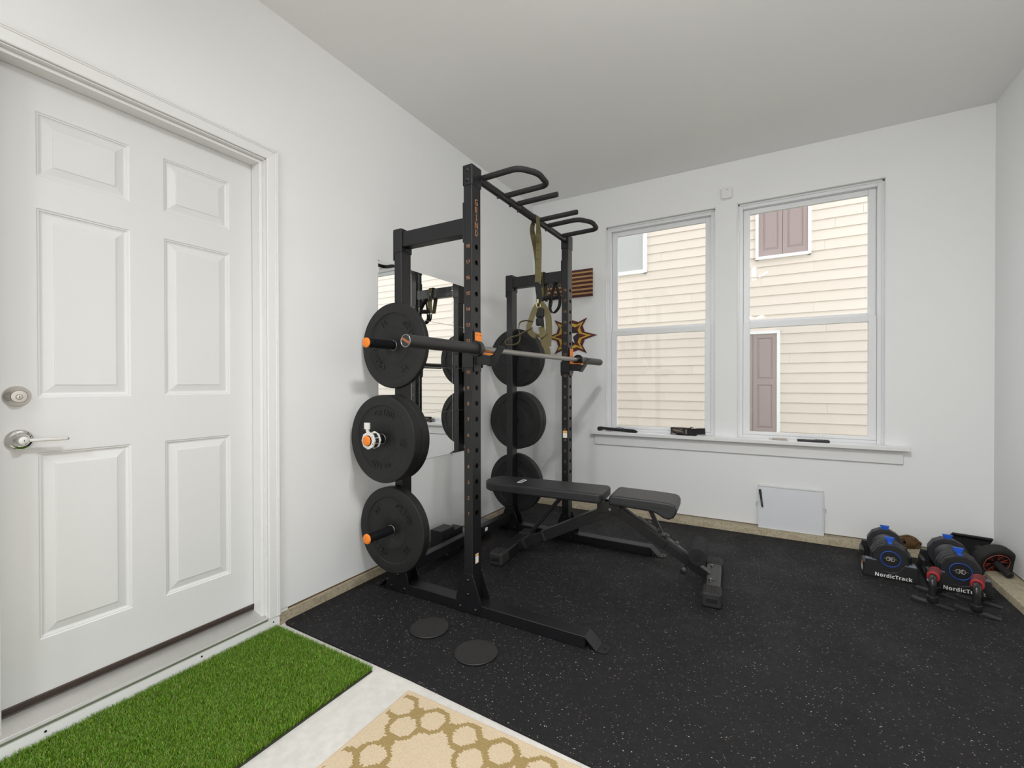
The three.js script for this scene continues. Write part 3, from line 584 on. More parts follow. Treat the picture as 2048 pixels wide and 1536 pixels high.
// ================================================================ WEIGHT PLATES
{
  const R = 0.224, protos = {};
  function plate(t, weight) {                            // axis along +z, back face at z = 0
    const g = new THREE.Group();
    const prof = [[0.0255, 0.004], [0.0255, t - 0.004], [0.098, t - 0.004], [0.1005, t - 0.0025], [0.1025, t - 0.0055], [0.168, t - 0.0075], [0.172, t - 0.0015], [0.175, t], [R - 0.006, t], [R - 0.0015, t - 0.0025], [R, t - 0.006], [R, 0.006], [R - 0.0015, 0.0025], [R - 0.006, 0], [0.175, 0], [0.172, 0.0015], [0.168, 0.0075], [0.1025, 0.0055], [0.1005, 0.0025], [0.098, 0.004], [0.0255, 0.004]];
    obj('disc', at(lathe(prof, 96), 0, 0, 0, Math.PI / 2), M.rubber, g);
    obj('steel_hub', [at(lathe([[0.0238, 0.002], [0.0238, t - 0.002], [0.0262, t - 0.002], [0.0268, t - 0.0035], [0.0268, 0.0035], [0.0262, 0.002], [0.0238, 0.002]], 40), 0, 0, 0, Math.PI / 2)], M.zinc, g);
    const f = 0.0035, zt = t - 0.0068;
    const both = (s) => { const o = []; for (const side of [1, -1]) { const a = [...arcText('GRIND', 0.030, f, 0.136, Math.PI / 2, 0.205), ...arcText('GRIND', 0.030, f, 0.136, -Math.PI / 2, 0.205), ...arcText(weight, 0.030, f, 0.136, 0, 0.19), ...arcText(weight, 0.030, f, 0.136, Math.PI, 0.19)]; for (const q of a) o.push(side > 0 ? q.translate(0, 0, zt) : at(q, 0, 0, 0.0068, 0, Math.PI, 0)); } return o; };
    obj('lettering', both(), M.plateLetter, g);
    return g;
  }
  function put(t, weight, z, y, dir, spin, label, group) {
    const key = t + weight, src = (protos[key] ??= plate(t, weight));
    const o = thing('weight_plate', label, 'weight plate', [0.255, y - 0.0015, z], 0, group);
    for (const c of src.children) o.add(c.clone(true));
    o.rotation.set(0, dir > 0 ? 0 : Math.PI, spin, 'YXZ');
  }
  const near = 'plates on the near side of the rack', far = 'plates on the far side of the rack';
  put(0.032, '15', 2.0715, 1.320, 1, -1.02, 'thin black bumper plate alone on the top near horn, behind the barbell end', near);
  put(0.054, '45', 2.0715, 0.838, 1, 0.5, 'thick black bumper plate against the post on the middle near horn, inner of the two', near);
  put(0.058, '45', 2.1265, 0.838, 1, -0.10, 'thick black bumper plate outermost on the middle near horn, held by a white clamp', near);
  put(0.052, '25', 2.0715, 0.356, 1, -0.72, 'black bumper plate alone on the bottom near horn, just above the floor', near);
  put(0.026, '10', 0.8085, 1.320, -1, 0.9, 'thin black bumper plate closest to the post on the top far horn', far);
  put(0.026, '10', 0.7815, 1.320, -1, 2.1, 'thin black bumper plate in the middle of the three on the top far horn', far);
  put(0.030, '15', 0.7545, 1.320, -1, 0.3, 'black bumper plate outermost of the three on the top far horn', far);
  put(0.050, '45', 0.8085, 0.838, -1, 1.1, 'thick black bumper plate closest to the post on the middle far horn', far);
  put(0.050, '45', 0.7575, 0.838, -1, 0.2, 'thick black bumper plate outermost on the middle far horn, beside the window wall', far);
  put(0.052, '25', 0.8085, 0.356, -1, 0.6, 'black bumper plate alone on the bottom far horn, behind the bench', far);
}
{
  const k = thing('bar_clamp', 'white plastic octagonal bar clamp locked against the middle near plates', 'bar clamp', [0.255, 0.838, 2.226]);
  const oct = []; for (let i = 0; i < 16; i++) { const a = i * Math.PI / 8 + Math.PI / 8, r = i % 2 ? 0.0435 : 0.0405; oct.push([r * Math.cos(a), r * Math.sin(a)]); }
  const ring = (d) => extrude(oct, d, 0.0015, 2, [[0, 0, 0.0262]]);
  obj('body', [ring(0.010).translate(0, 0, 0.0), ring(0.012).translate(0, 0, 0.036), extrude(oct.map((p) => [p[0] * 0.87, p[1] * 0.87]), 0.030, 0, 1, [[0, 0, 0.0262]]).translate(0, 0, 0.008)], M.white, k);
  const pads = []; for (let i = 0; i < 8; i++) { if (i === 2 || i === 6) continue; const a = i * Math.PI / 4; pads.push(at(bx(0.006, 0.0235, 0.023, 0.0365, 0, 0.0235, 0.001), 0, 0, 0, 0, 0, a)); }
  obj('grip_pad', pads, M.rubberSoft, k);
  obj('lever', [bar(V(-0.004, 0.036, 0.042), V(-0.008, 0.058, 0.043), 0.014, 0.012, V(0, 0, 1)), bx(0.032, 0.032, 0.012, -0.009, 0.072, 0.043, 0.002)], M.white, k);
  obj('rivet', [[0.030, 0.020], [0.034, -0.014]].map(([x, y]) => at(new THREE.CylinderGeometry(0.0024, 0.0024, 0.001, 12), x, y, 0.0482, Math.PI / 2)), M.black, k);
}

// ================================================================ WALL MIRROR (tiles)
{
  const k = thing('wall_mirror', 'large frameless mirror made of square tiles on the wall behind the rack', 'mirror', [0, 0.623, 1.444]);
  const ys = [0.6235, 0.9270, 1.2300, 1.5330, 1.8360], zs = [0.920, 1.2685, 1.6165, 1.9650], r = rng(21);
  for (let i = 0; i < 3; i++) for (let j = 0; j < 4; j++) {
    const w = zs[i + 1] - zs[i] - 0.0008, h = ys[j + 1] - ys[j] - 0.0008, m = new THREE.Mesh(join(bx(0.003, h, w, 0, 0, 0, 0.0008)), M.mirror);
    m.name = 'mirror_tile'; m.position.set(0.0032, (ys[j] + ys[j + 1]) / 2 - 0.623, (zs[i] + zs[i + 1]) / 2 - 1.444); m.rotation.set(0, (r() - 0.5) * 0.004, (r() - 0.5) * 0.006); k.add(m);
  }
  for (const z of [1.275, 1.9]) obj('clip', [bx(0.006, 0.016, 0.012, 0.004, -0.006, z - 1.444, 0.002)], std({ color: rgb(0.6, 0.6, 0.58), roughness: 0.2 }), k);
}

// ================================================================ SUSPENSION STRAPS
{
  const k = thing('suspension_strap', 'olive looped training strap hanging from the pull-up bar with its tails bundled', 'strap', [0.71, 2.13, 1.37]);
  const dxs = -0.030, q = (x, y, z) => V(x - 0.71 + dxs * Math.min(1, Math.max(0, (2.08 - y) / 0.4)), y - 2.13, z - 1.37), side = V(0.45, 0, -0.9).normalize(), sd2 = V(0.87, 0, -0.5).normalize();
  // around the bar, then two legs meeting
  const top = []; for (let i = 0; i <= 8; i++) { const a = (-20 + 220 * i / 8) * D; top.push(q(0.710 + 0.0235 * Math.cos(a), 2.132 + 0.0235 * Math.sin(a), 1.362 - 0.004 * i)); }
  obj('webbing', [ribbon([...top.slice().reverse(), q(0.739, 2.07, 1.365), q(0.742, 1.98, 1.352), q(0.745, 1.88, 1.345), q(0.747, 1.78, 1.340), q(0.748, 1.735, 1.338)], 0.036, 0.0028, [V(0, 0, -1), V(0.15, 0, -1), V(0.85, 0, -0.5), V(0.88, 0, -0.45), V(0.9, 0, -0.4)], 90),
    ribbon([top[8], q(0.690, 2.07, 1.352), q(0.712, 1.97, 1.335), q(0.733, 1.87, 1.333), q(0.741, 1.79, 1.334), q(0.744, 1.74, 1.335)], 0.036, 0.0028, [V(0, 0, -1), V(0.7, 0, -0.6), V(0.85, 0, -0.5), V(0.9, 0, -0.4)], 60)], M.olive, k);
  const st = []; for (let i = 0; i < 6; i++) { const y = 2.04 - i * 0.052; st.push(bx(0.0016, 0.0022, 0.037, 0.7415 + (2.04 - y) * 0.02 + dxs * Math.min(1, Math.max(0, (2.08 - y) / 0.4)) - 0.71, y - 2.13, 1.3605 - (2.04 - y) * 0.075 - 1.37, 0.0005)); }
  obj('stitching', st, std({ color: rgb(0.06, 0.05, 0.022), roughness: 0.9 }), k);
  obj('rubber_sheath', [ribbon([q(0.748, 1.745, 1.338), q(0.752, 1.70, 1.335), q(0.757, 1.66, 1.330), q(0.757, 1.625, 1.330)], 0.038, 0.012, side, 20), bx(0.02, 0.05, 0.04, 0.045 + dxs, -0.53, -0.045, 0.004)], M.webBlack, k);
  obj('buckle', [at(new THREE.TorusGeometry(0.013, 0.0032, 8, 24), 0.757 - 0.71 + dxs, 1.600 - 2.13, 1.345 - 1.37, 0, 0.9, 0), bx(0.010, 0.026, 0.012, 0.757 - 0.71 + dxs, 1.625 - 2.13, 1.352 - 1.37, 0.002)], M.brass, k);
  obj('loop', [ribbon([q(0.752, 1.60, 1.350), q(0.735, 1.56, 1.362), q(0.722, 1.50, 1.380), q(0.715, 1.455, 1.390), q(0.735, 1.420, 1.375), q(0.760, 1.408, 1.355), q(0.782, 1.425, 1.330), q(0.790, 1.445, 1.315)], 0.034, 0.003, sd2, 50),
    ribbon([q(0.762, 1.615, 1.335), q(0.782, 1.590, 1.318), q(0.800, 1.545, 1.300), q(0.806, 1.48, 1.296), q(0.806, 1.42, 1.298), q(0.802, 1.365, 1.300), q(0.801, 1.35, 1.300)], 0.040, 0.003, sd2, 40)], M.olive, k);
  obj('loop', [ribbon([q(0.735, 1.50, 1.375), q(0.700, 1.505, 1.400), q(0.675, 1.490, 1.430), q(0.672, 1.45, 1.440), q(0.676, 1.405, 1.430), q(0.672, 1.37, 1.440), q(0.650, 1.352, 1.475), q(0.625, 1.352, 1.510), q(0.618, 1.368, 1.512), q(0.635, 1.392, 1.490), q(0.668, 1.410, 1.450), q(0.705, 1.440, 1.405), q(0.735, 1.46, 1.38)], 0.022, 0.0028, V(0.35, 0.15, 0.9).normalize(), 90)], M.olive, k);
  obj('tail', [ribbon([q(0.770, 1.47, 1.33), q(0.778, 1.42, 1.325), q(0.784, 1.37, 1.322), q(0.800, 1.33, 1.310), q(0.804, 1.285, 1.305)], 0.036, 0.003, sd2, 30)], M.olive, k);
  obj('knot', [bx(0.050, 0.060, 0.034, 0.765 - 0.71 + dxs, 1.555 - 2.13, 1.335 - 1.37, 0.012, 3), bx(0.040, 0.05, 0.028, 0.760 - 0.71 + dxs, 1.500 - 2.13, 1.34 - 1.37, 0.012, 3), rod(q(0.765, 1.58, 1.33), q(0.778, 1.47, 1.325), 0.014, 0.010, 12)], M.webBlack, k);
}
{
  const X = 0.522, Y = 1.921, Z = 0.858, k = thing('suspension_strap', 'olive strap with black foot cradles hanging from the rack\'s far top beam', 'strap', [X, Y, Z]);
  const q = (x, y, z) => V(x - X, y - Y, z - Z);
  const fz = 0.890, bz = 0.820;
  obj('webbing', [ribbon([q(X, 1.86, bz), q(X, 1.925, bz + 0.003), q(X, 1.930, Z), q(X, 1.926, fz - 0.002), q(X, 1.86, fz + 0.001), q(X + 0.004, 1.78, fz + 0.002), q(X + 0.01, 1.715, fz - 0.006)], 0.040, 0.003, V(1, 0, 0), 60), ribbon([q(X, 1.86, bz), q(X + 0.006, 1.78, bz + 0.01), q(X + 0.01, 1.72, bz + 0.02)], 0.040, 0.003, V(1, 0, 0), 20)], M.olive, k);
  const lab = obj('label', [ribbon([q(X, 1.905, fz + 0.0032), q(X, 1.855, fz + 0.0036), q(X + 0.002, 1.815, fz + 0.0036)], 0.030, 0.0012, V(1, 0, 0), 10)], M.webBlack, k);
  obj('label_letter', [text('T', 0.022, 0.0004).translate(0, 1.872 - Y, fz - Z + 0.0052)], M.paper, lab);
  obj('adjuster', [bx(0.048, 0.014, 0.010, 0.01, 1.712 - Y, fz - Z - 0.004, 0.003), bx(0.014, 0.035, 0.012, 0.012, 1.690 - Y, fz - Z - 0.006, 0.003)], M.zinc, k);
  for (const [dx, dz, t] of [[0.055, 0.01, 0.3], [0.105, -0.015, -0.25]]) {
    const pts = [q(X + dx - 0.01, 1.85, fz + dz - 0.03), q(X + dx + 0.02, 1.79, fz + dz), q(X + dx + 0.045, 1.71, fz + dz + 0.015), q(X + dx + 0.035, 1.655, fz + dz + 0.02), q(X + dx - 0.01, 1.625, fz + dz + 0.01), q(X + dx - 0.045, 1.665, fz + dz - 0.01), q(X + dx - 0.04, 1.74, fz + dz - 0.02), q(X + dx - 0.012, 1.85, fz + dz - 0.03)];
    obj('foot_cradle', [ribbon(pts, 0.030, 0.004, V(t, 0, 1).normalize(), 60)], M.webBlack, k);
    obj('handle', [rod(q(X + dx - 0.04, 1.735, fz + dz - 0.02), q(X + dx + 0.042, 1.738, fz + dz + 0.012), 0.014, 0.014, 16)], M.foam, k);
  }
}

// ================================================================ WALL PLAQUES
{
  const x0 = 0.166, x1 = 0.600, y0 = 1.8990, y1 = 2.1440, sh = (y1 - y0) / 13;
  const wood = (c, s) => std({ map: dataTex(256, 64, (u, v) => { const f = (wood.n ??= fbm(61, 8, 3)), g = f(u * 0.5 + s, v * 3), h = noiseSid(u, v + s); const k = 0.82 + 0.26 * (g - 0.5) + 0.22 * (h - 0.5); return c.map((q) => q * k); }, [0.45, 0.06]), roughness: 0.5 });
  const dk = wood([0.36, 0.135, 0.085], 0.1), lt = wood([0.86, 0.66, 0.45], 0.4), nv = wood([0.115, 0.12, 0.16], 0.7);
  const k = thing('flag_plaque', 'wooden stars and stripes flag plaque with carved stripes, on the wall behind the rack', 'wall plaque', [(x0 + x1) / 2, (y0 + y1) / 2, 0]);
  const cx = (x0 + x1) / 2, cy = (y0 + y1) / 2, ux = x0 + 0.178, uy = y1 - 7 * sh;
  for (let i = 0; i < 13; i++) { const a = y1 - (i + 1) * sh, b = y1 - i * sh, xs = i < 7 ? ux : x0; obj('stripe', ext(xs - cx, x1 - cx, a - cy + 0.0005, b - cy - 0.0005, 0.002, 0.020 + 0.0008 * ((i * 7) % 3), 0.002), i % 2 ? lt : dk, k); }
  const un = obj('canton', ext(x0 - cx, ux - cx - 0.0006, uy - cy + 0.0005, y1 - cy, 0.002, 0.0205, 0.002), nv, k);
  const stars = []; for (let r = 0; r < 9; r++) for (let c = 0; c < (r % 2 ? 5 : 6); c++) { const p = []; for (let i = 0; i < 10; i++) { const a = Math.PI / 2 + i * Math.PI / 5, q = i % 2 ? 0.0022 : 0.0056; p.push([q * Math.cos(a), q * Math.sin(a)]); } stars.push(extrude(p, 0.0006).translate(x0 - cx + 0.016 + (c + (r % 2) * 0.5) * 0.0292, y1 - cy - 0.0125 - r * 0.0134, 0.0205)); }
  obj('star', stars, std({ color: rgb(0.72, 0.68, 0.62), roughness: 0.6 }), un);
}
{
  const k = thing('star_plaque', 'six-pointed maroon and yellow star emblem plaque with a white star, below the flag', 'wall plaque', [0.386, 1.551, 0]);
  const q = [[0.252, 0], [0.137, 0.034], [0.117, 0.090], [0.158, 0.158], [0.080, 0.125], [0, 0.152]];
  const out = [...q, ...q.slice(1, 5).reverse().map((p) => [-p[0], p[1]]), [-0.252, 0]]; const full = [...out, ...out.slice(1, -1).reverse().map((p) => [p[0], -p[1]])];
  const sc = (f) => full.map((p) => [p[0] * f, p[1] * f]);
  const maroon = std({ color: rgb(0.105, 0.012, 0.012), roughness: 0.45 });
  obj('back_board', extrude(full, 0.012, 0.001, 1), maroon, k);
  obj('yellow_band', extrude(sc(0.81), 0.0145, 0.0006, 1), std({ color: rgb(0.62, 0.43, 0.055), roughness: 0.45 }), k);
  obj('inner_field', extrude(sc(0.625), 0.017, 0.0006, 1), std({ color: rgb(0.12, 0.010, 0.016), roughness: 0.45 }), k);
  obj('disc', at(new THREE.CylinderGeometry(0.080, 0.080, 0.019, 40), 0, 0, 0.0095, Math.PI / 2), std({ color: rgb(0.02, 0.02, 0.026), roughness: 0.45 }), k);
  const s = []; for (let i = 0; i < 10; i++) { const a = Math.PI / 2 + i * Math.PI / 5, r = i % 2 ? 0.030 : 0.078; s.push([r * Math.cos(a), r * Math.sin(a)]); }
  obj('centre_star', extrude(s, 0.021, 0.0005, 1), M.white, k);
}
{
  const k = thing('wall_sensor', 'small white plastic alarm sensor high on the wall between the windows', 'sensor', [1.677, 2.578, 0]);
  obj('base', extrude(roundRect(0.086, 0.092, 0.016), 0.006, 0.001), M.trim, k);
  obj('cover', extrude(roundRect(0.076, 0.082, 0.016), 0.022, 0.004, 3), M.trim, k);
  obj('slot', bx(0.014, 0.003, 0.0006, 0.002, 0.022, 0.0221, 0), std({ color: rgb(0.25, 0.25, 0.25), roughness: 0.6 }), k);
}

// ================================================================ BENCH
{
  const k = thing('weight_bench', 'black adjustable weight bench set flat in front of the power rack', 'weight bench', [0.5, MY, 1.245], 4 * D);
  const pad = (pts, y0, y1, b) => at(extrude(pts, y1 - y0, b, 5), 0, y0, 0, -Math.PI / 2, 0, 0);
  // back pad outline in (x, -z), narrowing to a rounded head end
  const bp = []; const arc = (cx, cy, r, a, b, n = 8) => { for (let i = 0; i <= n; i++) { const t = (a + (b - a) * i / n) * D; bp.push([cx + r * Math.cos(t), cy + r * Math.sin(t)]); } };
  arc(0.580, 0.095, 0.036, 90, 0); arc(0.580, -0.095, 0.036, 0, -90); arc(-0.085, -0.020, 0.105, -92, -180); arc(-0.085, 0.020, 0.105, 180, 92);
  const back = obj('back_pad', [pad(bp, 0.410, 0.468, 0.013)], M.leather, k);
  obj('seam', [pad(bp.map((p) => [p[0] * 1.0, p[1] * 1.0]), 0.4365, 0.4385, 0.0005)], M.webBlack, back);
  const lb = obj('logo_patch', at(extrude(roundRect(0.032, 0.100, 0.005), 0.0005), 0.055, 0.4681, 0.0, -Math.PI / 2, 0, 0), M.paper, back);
  const lg = at(text('GRIND', 0.0165, 0.0003), 0.055, 0.4687, 0.0, -Math.PI / 2, 0, Math.PI / 2); obj('lettering', lg, M.black, lb);
  // seat pad: side profile with a rolled nose, extruded across
  const sp = [[0.658, 0.421], [0.662, 0.412], [0.900, 0.400], [0.930, 0.388], [0.955, 0.372], [0.985, 0.366], [1.010, 0.378], [1.024, 0.402], [1.026, 0.430], [1.016, 0.450], [0.995, 0.458], [0.900, 0.463], [0.680, 0.468], [0.662, 0.462], [0.656, 0.446]];
  const seat = obj('seat_pad', extrude(sp, 0.255, 0.012, 5).translate(0, 0, -0.1275), M.leather, k);
  obj('seam', [ext(0.66, 0.99, 0.4235, 0.4255, -0.1285, 0.1285, 0.0005)], M.webBlack, seat);
  // frame
  const tubeC = std({ color: rgb(0.014, 0.014, 0.015), roughness: 0.33 });
  const P = (x, y, z = 0) => V(x, y - MY, z);
  obj('rear_leg', [bar(P(0.03, 0.052), P(0.655, 0.372), 0.052, 0.055), bar(P(0.24, 0.158), P(0.645, 0.366), 0.060, 0.064)], tubeC, k);
  obj('leg_collar', [bar(P(0.205, 0.142), P(0.222, 0.150), 0.066, 0.068), bar(P(0.065, 0.070), P(0.088, 0.082), 0.062, 0.066)], M.plastic, k);
  obj('sticker', [bar(P(0.085, 0.109), P(0.165, 0.150), 0.030, 0.001)], M.paper, k);
  obj('front_leg', [bar(P(0.640, 0.395), P(1.195, 0.052), 0.050, 0.048), bar(P(0.640, 0.395), P(0.955, 0.200), 0.058, 0.056), bar(P(0.70, 0.392), P(1.10, 0.138), 0.030, 0.012)], tubeC, k);
  obj('adjustment_rail', [bar(P(0.80, 0.335), P(1.13, 0.124), 0.016, 0.026), ...[0, 1, 2, 3].map((i) => bar(P(0.86 + i * 0.05, 0.320 - i * 0.032), P(0.875 + i * 0.05, 0.310 - i * 0.032), 0.020, 0.012))], M.zinc.clone(), k);
  k.children[k.children.length - 1].material.color.setRGB(0.10, 0.10, 0.10); k.children[k.children.length - 1].material.metalness = 0.4;
  obj('seat_strut', [bar(P(0.862, 0.405), P(0.930, 0.262), 0.018, 0.024), bx(0.05, 0.03, 0.05, 0.935, 0.245 - MY, 0, 0.004)], tubeC, k);
  obj('back_strut', [bar(P(0.330, 0.405), P(0.118, 0.150), 0.026, 0.022, V(0, 0, 1)), bar(P(0.330, 0.405), P(0.118, 0.150), 0.012, 0.026)], tubeC, k);
  obj('under_rail', [ext(0.0, 0.56, 0.392, 0.412, -0.035, 0.035, 0.003), ext(0.67, 0.93, 0.390, 0.402, -0.04, 0.04, 0.003)], tubeC, k);
  obj('hinge', [ext(0.565, 0.70, 0.335, 0.405, -0.034, -0.028, 0.003), ext(0.565, 0.70, 0.335, 0.405, 0.028, 0.034, 0.003), rod(P(0.645, 0.405, -0.045), P(0.645, 0.405, 0.045), 0.009, 0.009, 14)], tubeC, k);
  obj('pivot_bolt', [rod(P(0.645, 0.372, -0.042), P(0.645, 0.372, 0.042), 0.008, 0.008, 14), rod(P(0.605, 0.418, -0.05), P(0.605, 0.418, 0.05), 0.006, 0.006, 12)], M.zinc, k);
  const foot = (x, z0, z1, n) => {
    const f = obj(n, [ext(x - 0.040, x + 0.040, 0, 0.070, z0 + 0.03, z1 - 0.03, 0.012, 3)], tubeC, k);
    for (const [a, b] of [[z0, z0 + 0.11], [z1 - 0.11, z1]]) obj('rubber_shoe', [ext(x - 0.046, x + 0.046, 0, 0.076, a, b, 0.014, 3), ...[0, 1, 2, 3, 4].map((i) => ext(x - 0.030 + i * 0.013, x - 0.023 + i * 0.013, 0.070, 0.0785, a + 0.012, b - 0.012, 0.002))], M.rubberSoft, f);
    obj('end_recess', [ext(x - 0.026, x + 0.026, 0.026, 0.052, z1 - 0.004, z1 + 0.0006, 0.002)], M.black, f);
    return f;
  };
  foot(0.0, -0.255, 0.275, 'rear_foot');
  const ff = foot(1.205, -0.255, 0.275, 'front_foot');
  obj('bolt', [[1.195, 0.11], [1.195, -0.09]].map(([x, z]) => rod(V(x, 0.069, z), V(x, 0.084, z), 0.008, 0.007, 12)), M.zinc, ff);
  obj('mount_plate', [ext(1.172, 1.222, 0.069, 0.073, -0.075, 0.095, 0.002)], tubeC, ff);
  // leg-hold roller and pin knob
  const ro = obj('foam_roller', [at(lathe([[0.012, -0.120], [0.042, -0.120], [0.046, -0.115], [0.0465, 0], [0.046, 0.115], [0.042, 0.120], [0.012, 0.120]], 36), 1.13, 0.185, 0, Math.PI / 2), ], M.foam, k);
  obj('roller_bar', [rod(V(1.13, 0.185, -0.127), V(1.13, 0.185, 0.127), 0.013, 0.013, 18), bar(V(1.130, 0.185, 0.0), V(1.085, 0.112, 0.0), 0.026, 0.026)], tubeC, ro);
  obj('roller_band', [at(new THREE.CylinderGeometry(0.0472, 0.0472, 0.012, 36), 1.13, 0.185, 0.012, Math.PI / 2)], M.rubberSoft, ro);
  obj('knob', [rod(V(1.060, 0.100, 0.02), V(1.060, 0.100, 0.090), 0.007, 0.007, 12), at(lathe([[0, 0.02], [0.018, 0.018], [0.021, 0.008], [0.021, -0.008], [0.018, -0.016], [0, -0.018]], 20), 1.060, 0.095, 0.085, Math.PI / 2)], M.plastic, k);
}

// ================================================================ SMALL FLOOR THINGS
{
  const mk = (x, z, r, label) => {
    const k = thing('gliding_disc', label, 'gliding disc', [x, MY, z], 0.4, 'gliding discs in front of the rack');
    obj('disc', lathe([[0, 0.007], [r - 0.006, 0.0072], [r - 0.004, 0.0085], [r - 0.001, 0.0075], [r, 0.004], [r - 0.003, 0.0], [0, 0]], 64), M.plastic, k);
    obj('fabric_face', lathe([[0, 0.0079], [r - 0.0065, 0.0079], [r - 0.0062, 0.007], [0, 0.0065]], 64), std({ color: rgb(0.016, 0.0145, 0.014), roughness: 0.85, bumpMap: T.grit, bumpScale: 0.0004 }), k);
  };
  mk(0.633, 2.262, 0.088, 'round black gliding disc on the mat, closer to the rack upright');
  mk(0.922, 2.311, 0.090, 'round black gliding disc on the mat, closer to the rug');
}
{
  // a spare pair of safety spotter arms: one lies behind the rear crossmember
  const k = thing('spotter_arm', 'black steel spotter arm with an orange liner lying by the wall below the mirror', 'spotter arm', [0.125, MY, 1.36]);
  obj('arm', [ext(-0.033, 0.033, 0.018, 0.090, -0.36, 0.06, 0.003)], M.steel, k);
  obj('liner', [ext(0.0335, 0.0375, 0.030, 0.088, -0.35, 0.005, 0.002), ext(-0.03, 0.034, 0.0905, 0.0935, -0.36, 0.01, 0.001)], M.orange, k);
  obj('liner_cover', [ext(-0.034, 0.035, 0.0925, 0.0965, -0.36, 0.0, 0.001)], std({ color: rgb(0.2, 0.2, 0.2), roughness: 0.45 }), k);
  obj('mounting_block', [ext(-0.040, 0.052, 0.050, 0.178, 0.11, 0.25, 0.006, 2), ext(-0.036, 0.045, 0.026, 0.150, 0.01, 0.12, 0.004), ext(-0.045, 0.060, 0.0, 0.055, 0.06, 0.24, 0.004)], M.plastic, k);
  obj('pin', [rod(V(0.05, 0.03, 0.22), V(0.075, 0.03, 0.22), 0.008, 0.006, 14)], M.zinc, k);
  obj('lettering', [text('GRIND', 0.014, 0.0004).rotateY(Math.PI / 2).translate(0.0455, 0.09, 0.065)], std({ color: rgb(0.18, 0.18, 0.18), roughness: 0.5 }), k);
}
{
  const w = 0.402, h = 0.316, k = thing('whiteboard', 'small white-framed dry-erase board standing on the concrete ledge below the window', 'whiteboard', [2.094, 0.047, 0.034], 0);
  k.rotation.x = -0.075;
  obj('board', ext(-w / 2 + 0.006, w / 2 - 0.006, 0.006, h - 0.006, 0, 0.006, 0.001), std({ color: rgb(0.74, 0.76, 0.79), roughness: 0.28 }), k);
  obj('frame', [ext(-w / 2, w / 2, 0, 0.009, -0.001, 0.011, 0.002), ext(-w / 2, w / 2, h - 0.009, h, -0.001, 0.011, 0.002), ext(-w / 2, -w / 2 + 0.009, 0, h, -0.001, 0.011, 0.002), ext(w / 2 - 0.009, w / 2, 0, h, -0.001, 0.011, 0.002)], std({ color: rgb(0.78, 0.78, 0.78), roughness: 0.35 }), k);
  for (const s of [-1, 1]) obj('hook', [tube([V(s * (w / 2 - 0.006), 0.192, 0.012), V(s * (w / 2 + 0.008), 0.192, 0.012), V(s * (w / 2 + 0.014), 0.186, 0.012), V(s * (w / 2 + 0.008), 0.178, 0.012), V(s * (w / 2 + 0.013), 0.168, 0.012)], 0.0016, 30, 6)], M.zinc, k);
  const m = thing('marker_pen', 'black dry-erase marker stuck upright on the left of the whiteboard', 'marker', [1.912, 0.268, 0.0385], 0);
  m.rotation.set(-0.075, 0, 0.13);
  obj('cap', rod(V(0, 0.030, 0), V(0, 0.066, 0), 0.0088, 0.0085, 18), M.plastic, m);
  obj('barrel', [rod(V(0, -0.060, 0), V(0, 0.030, 0), 0.0066, 0.0072, 18)], M.plastic, m);
  obj('label_band', rod(V(0, -0.035, 0), V(0, -0.005, 0), 0.0072, 0.0073, 18), std({ color: rgb(0.08, 0.08, 0.08), roughness: 0.4 }), m);
}

// ================================================================ THINGS ON THE WINDOW SILL
{
  const Y = 0.704;
  const b = thing('exercise_band', 'folded black rubber exercise band on the left end of the window sill', 'exercise band', [0.80, Y, 0.012], -0.12);
  obj('band', [ribbon([V(-0.13, 0.020, 0.0), V(-0.06, 0.014, 0.004), V(0.05, 0.012, 0.004), V(0.185, 0.008, 0.006), V(0.20, 0.012, 0.004), V(0.185, 0.018, 0.002), V(0.06, 0.020, 0.0), V(-0.05, 0.024, 0), V(-0.13, 0.026, -0.002)], 0.030, 0.010, V(0, 0.35, 1).normalize(), 60), ribbon([V(-0.02, 0.022, 0), V(0.04, 0.035, -0.006), V(0.10, 0.022, 0)], 0.010, 0.003, V(0, 0, 1), 20)], M.rubberSoft, b);
  obj('knot', [at(new RoundedBoxGeometry(0.054, 0.036, 0.036, 4, 0.016), -0.135, 0.0185, 0, 0, 0.3, 0.12), rod(V(0.18, 0.012, -0.008), V(0.195, 0.012, 0.012), 0.010, 0.010, 12)], M.rubberSoft, b);
}
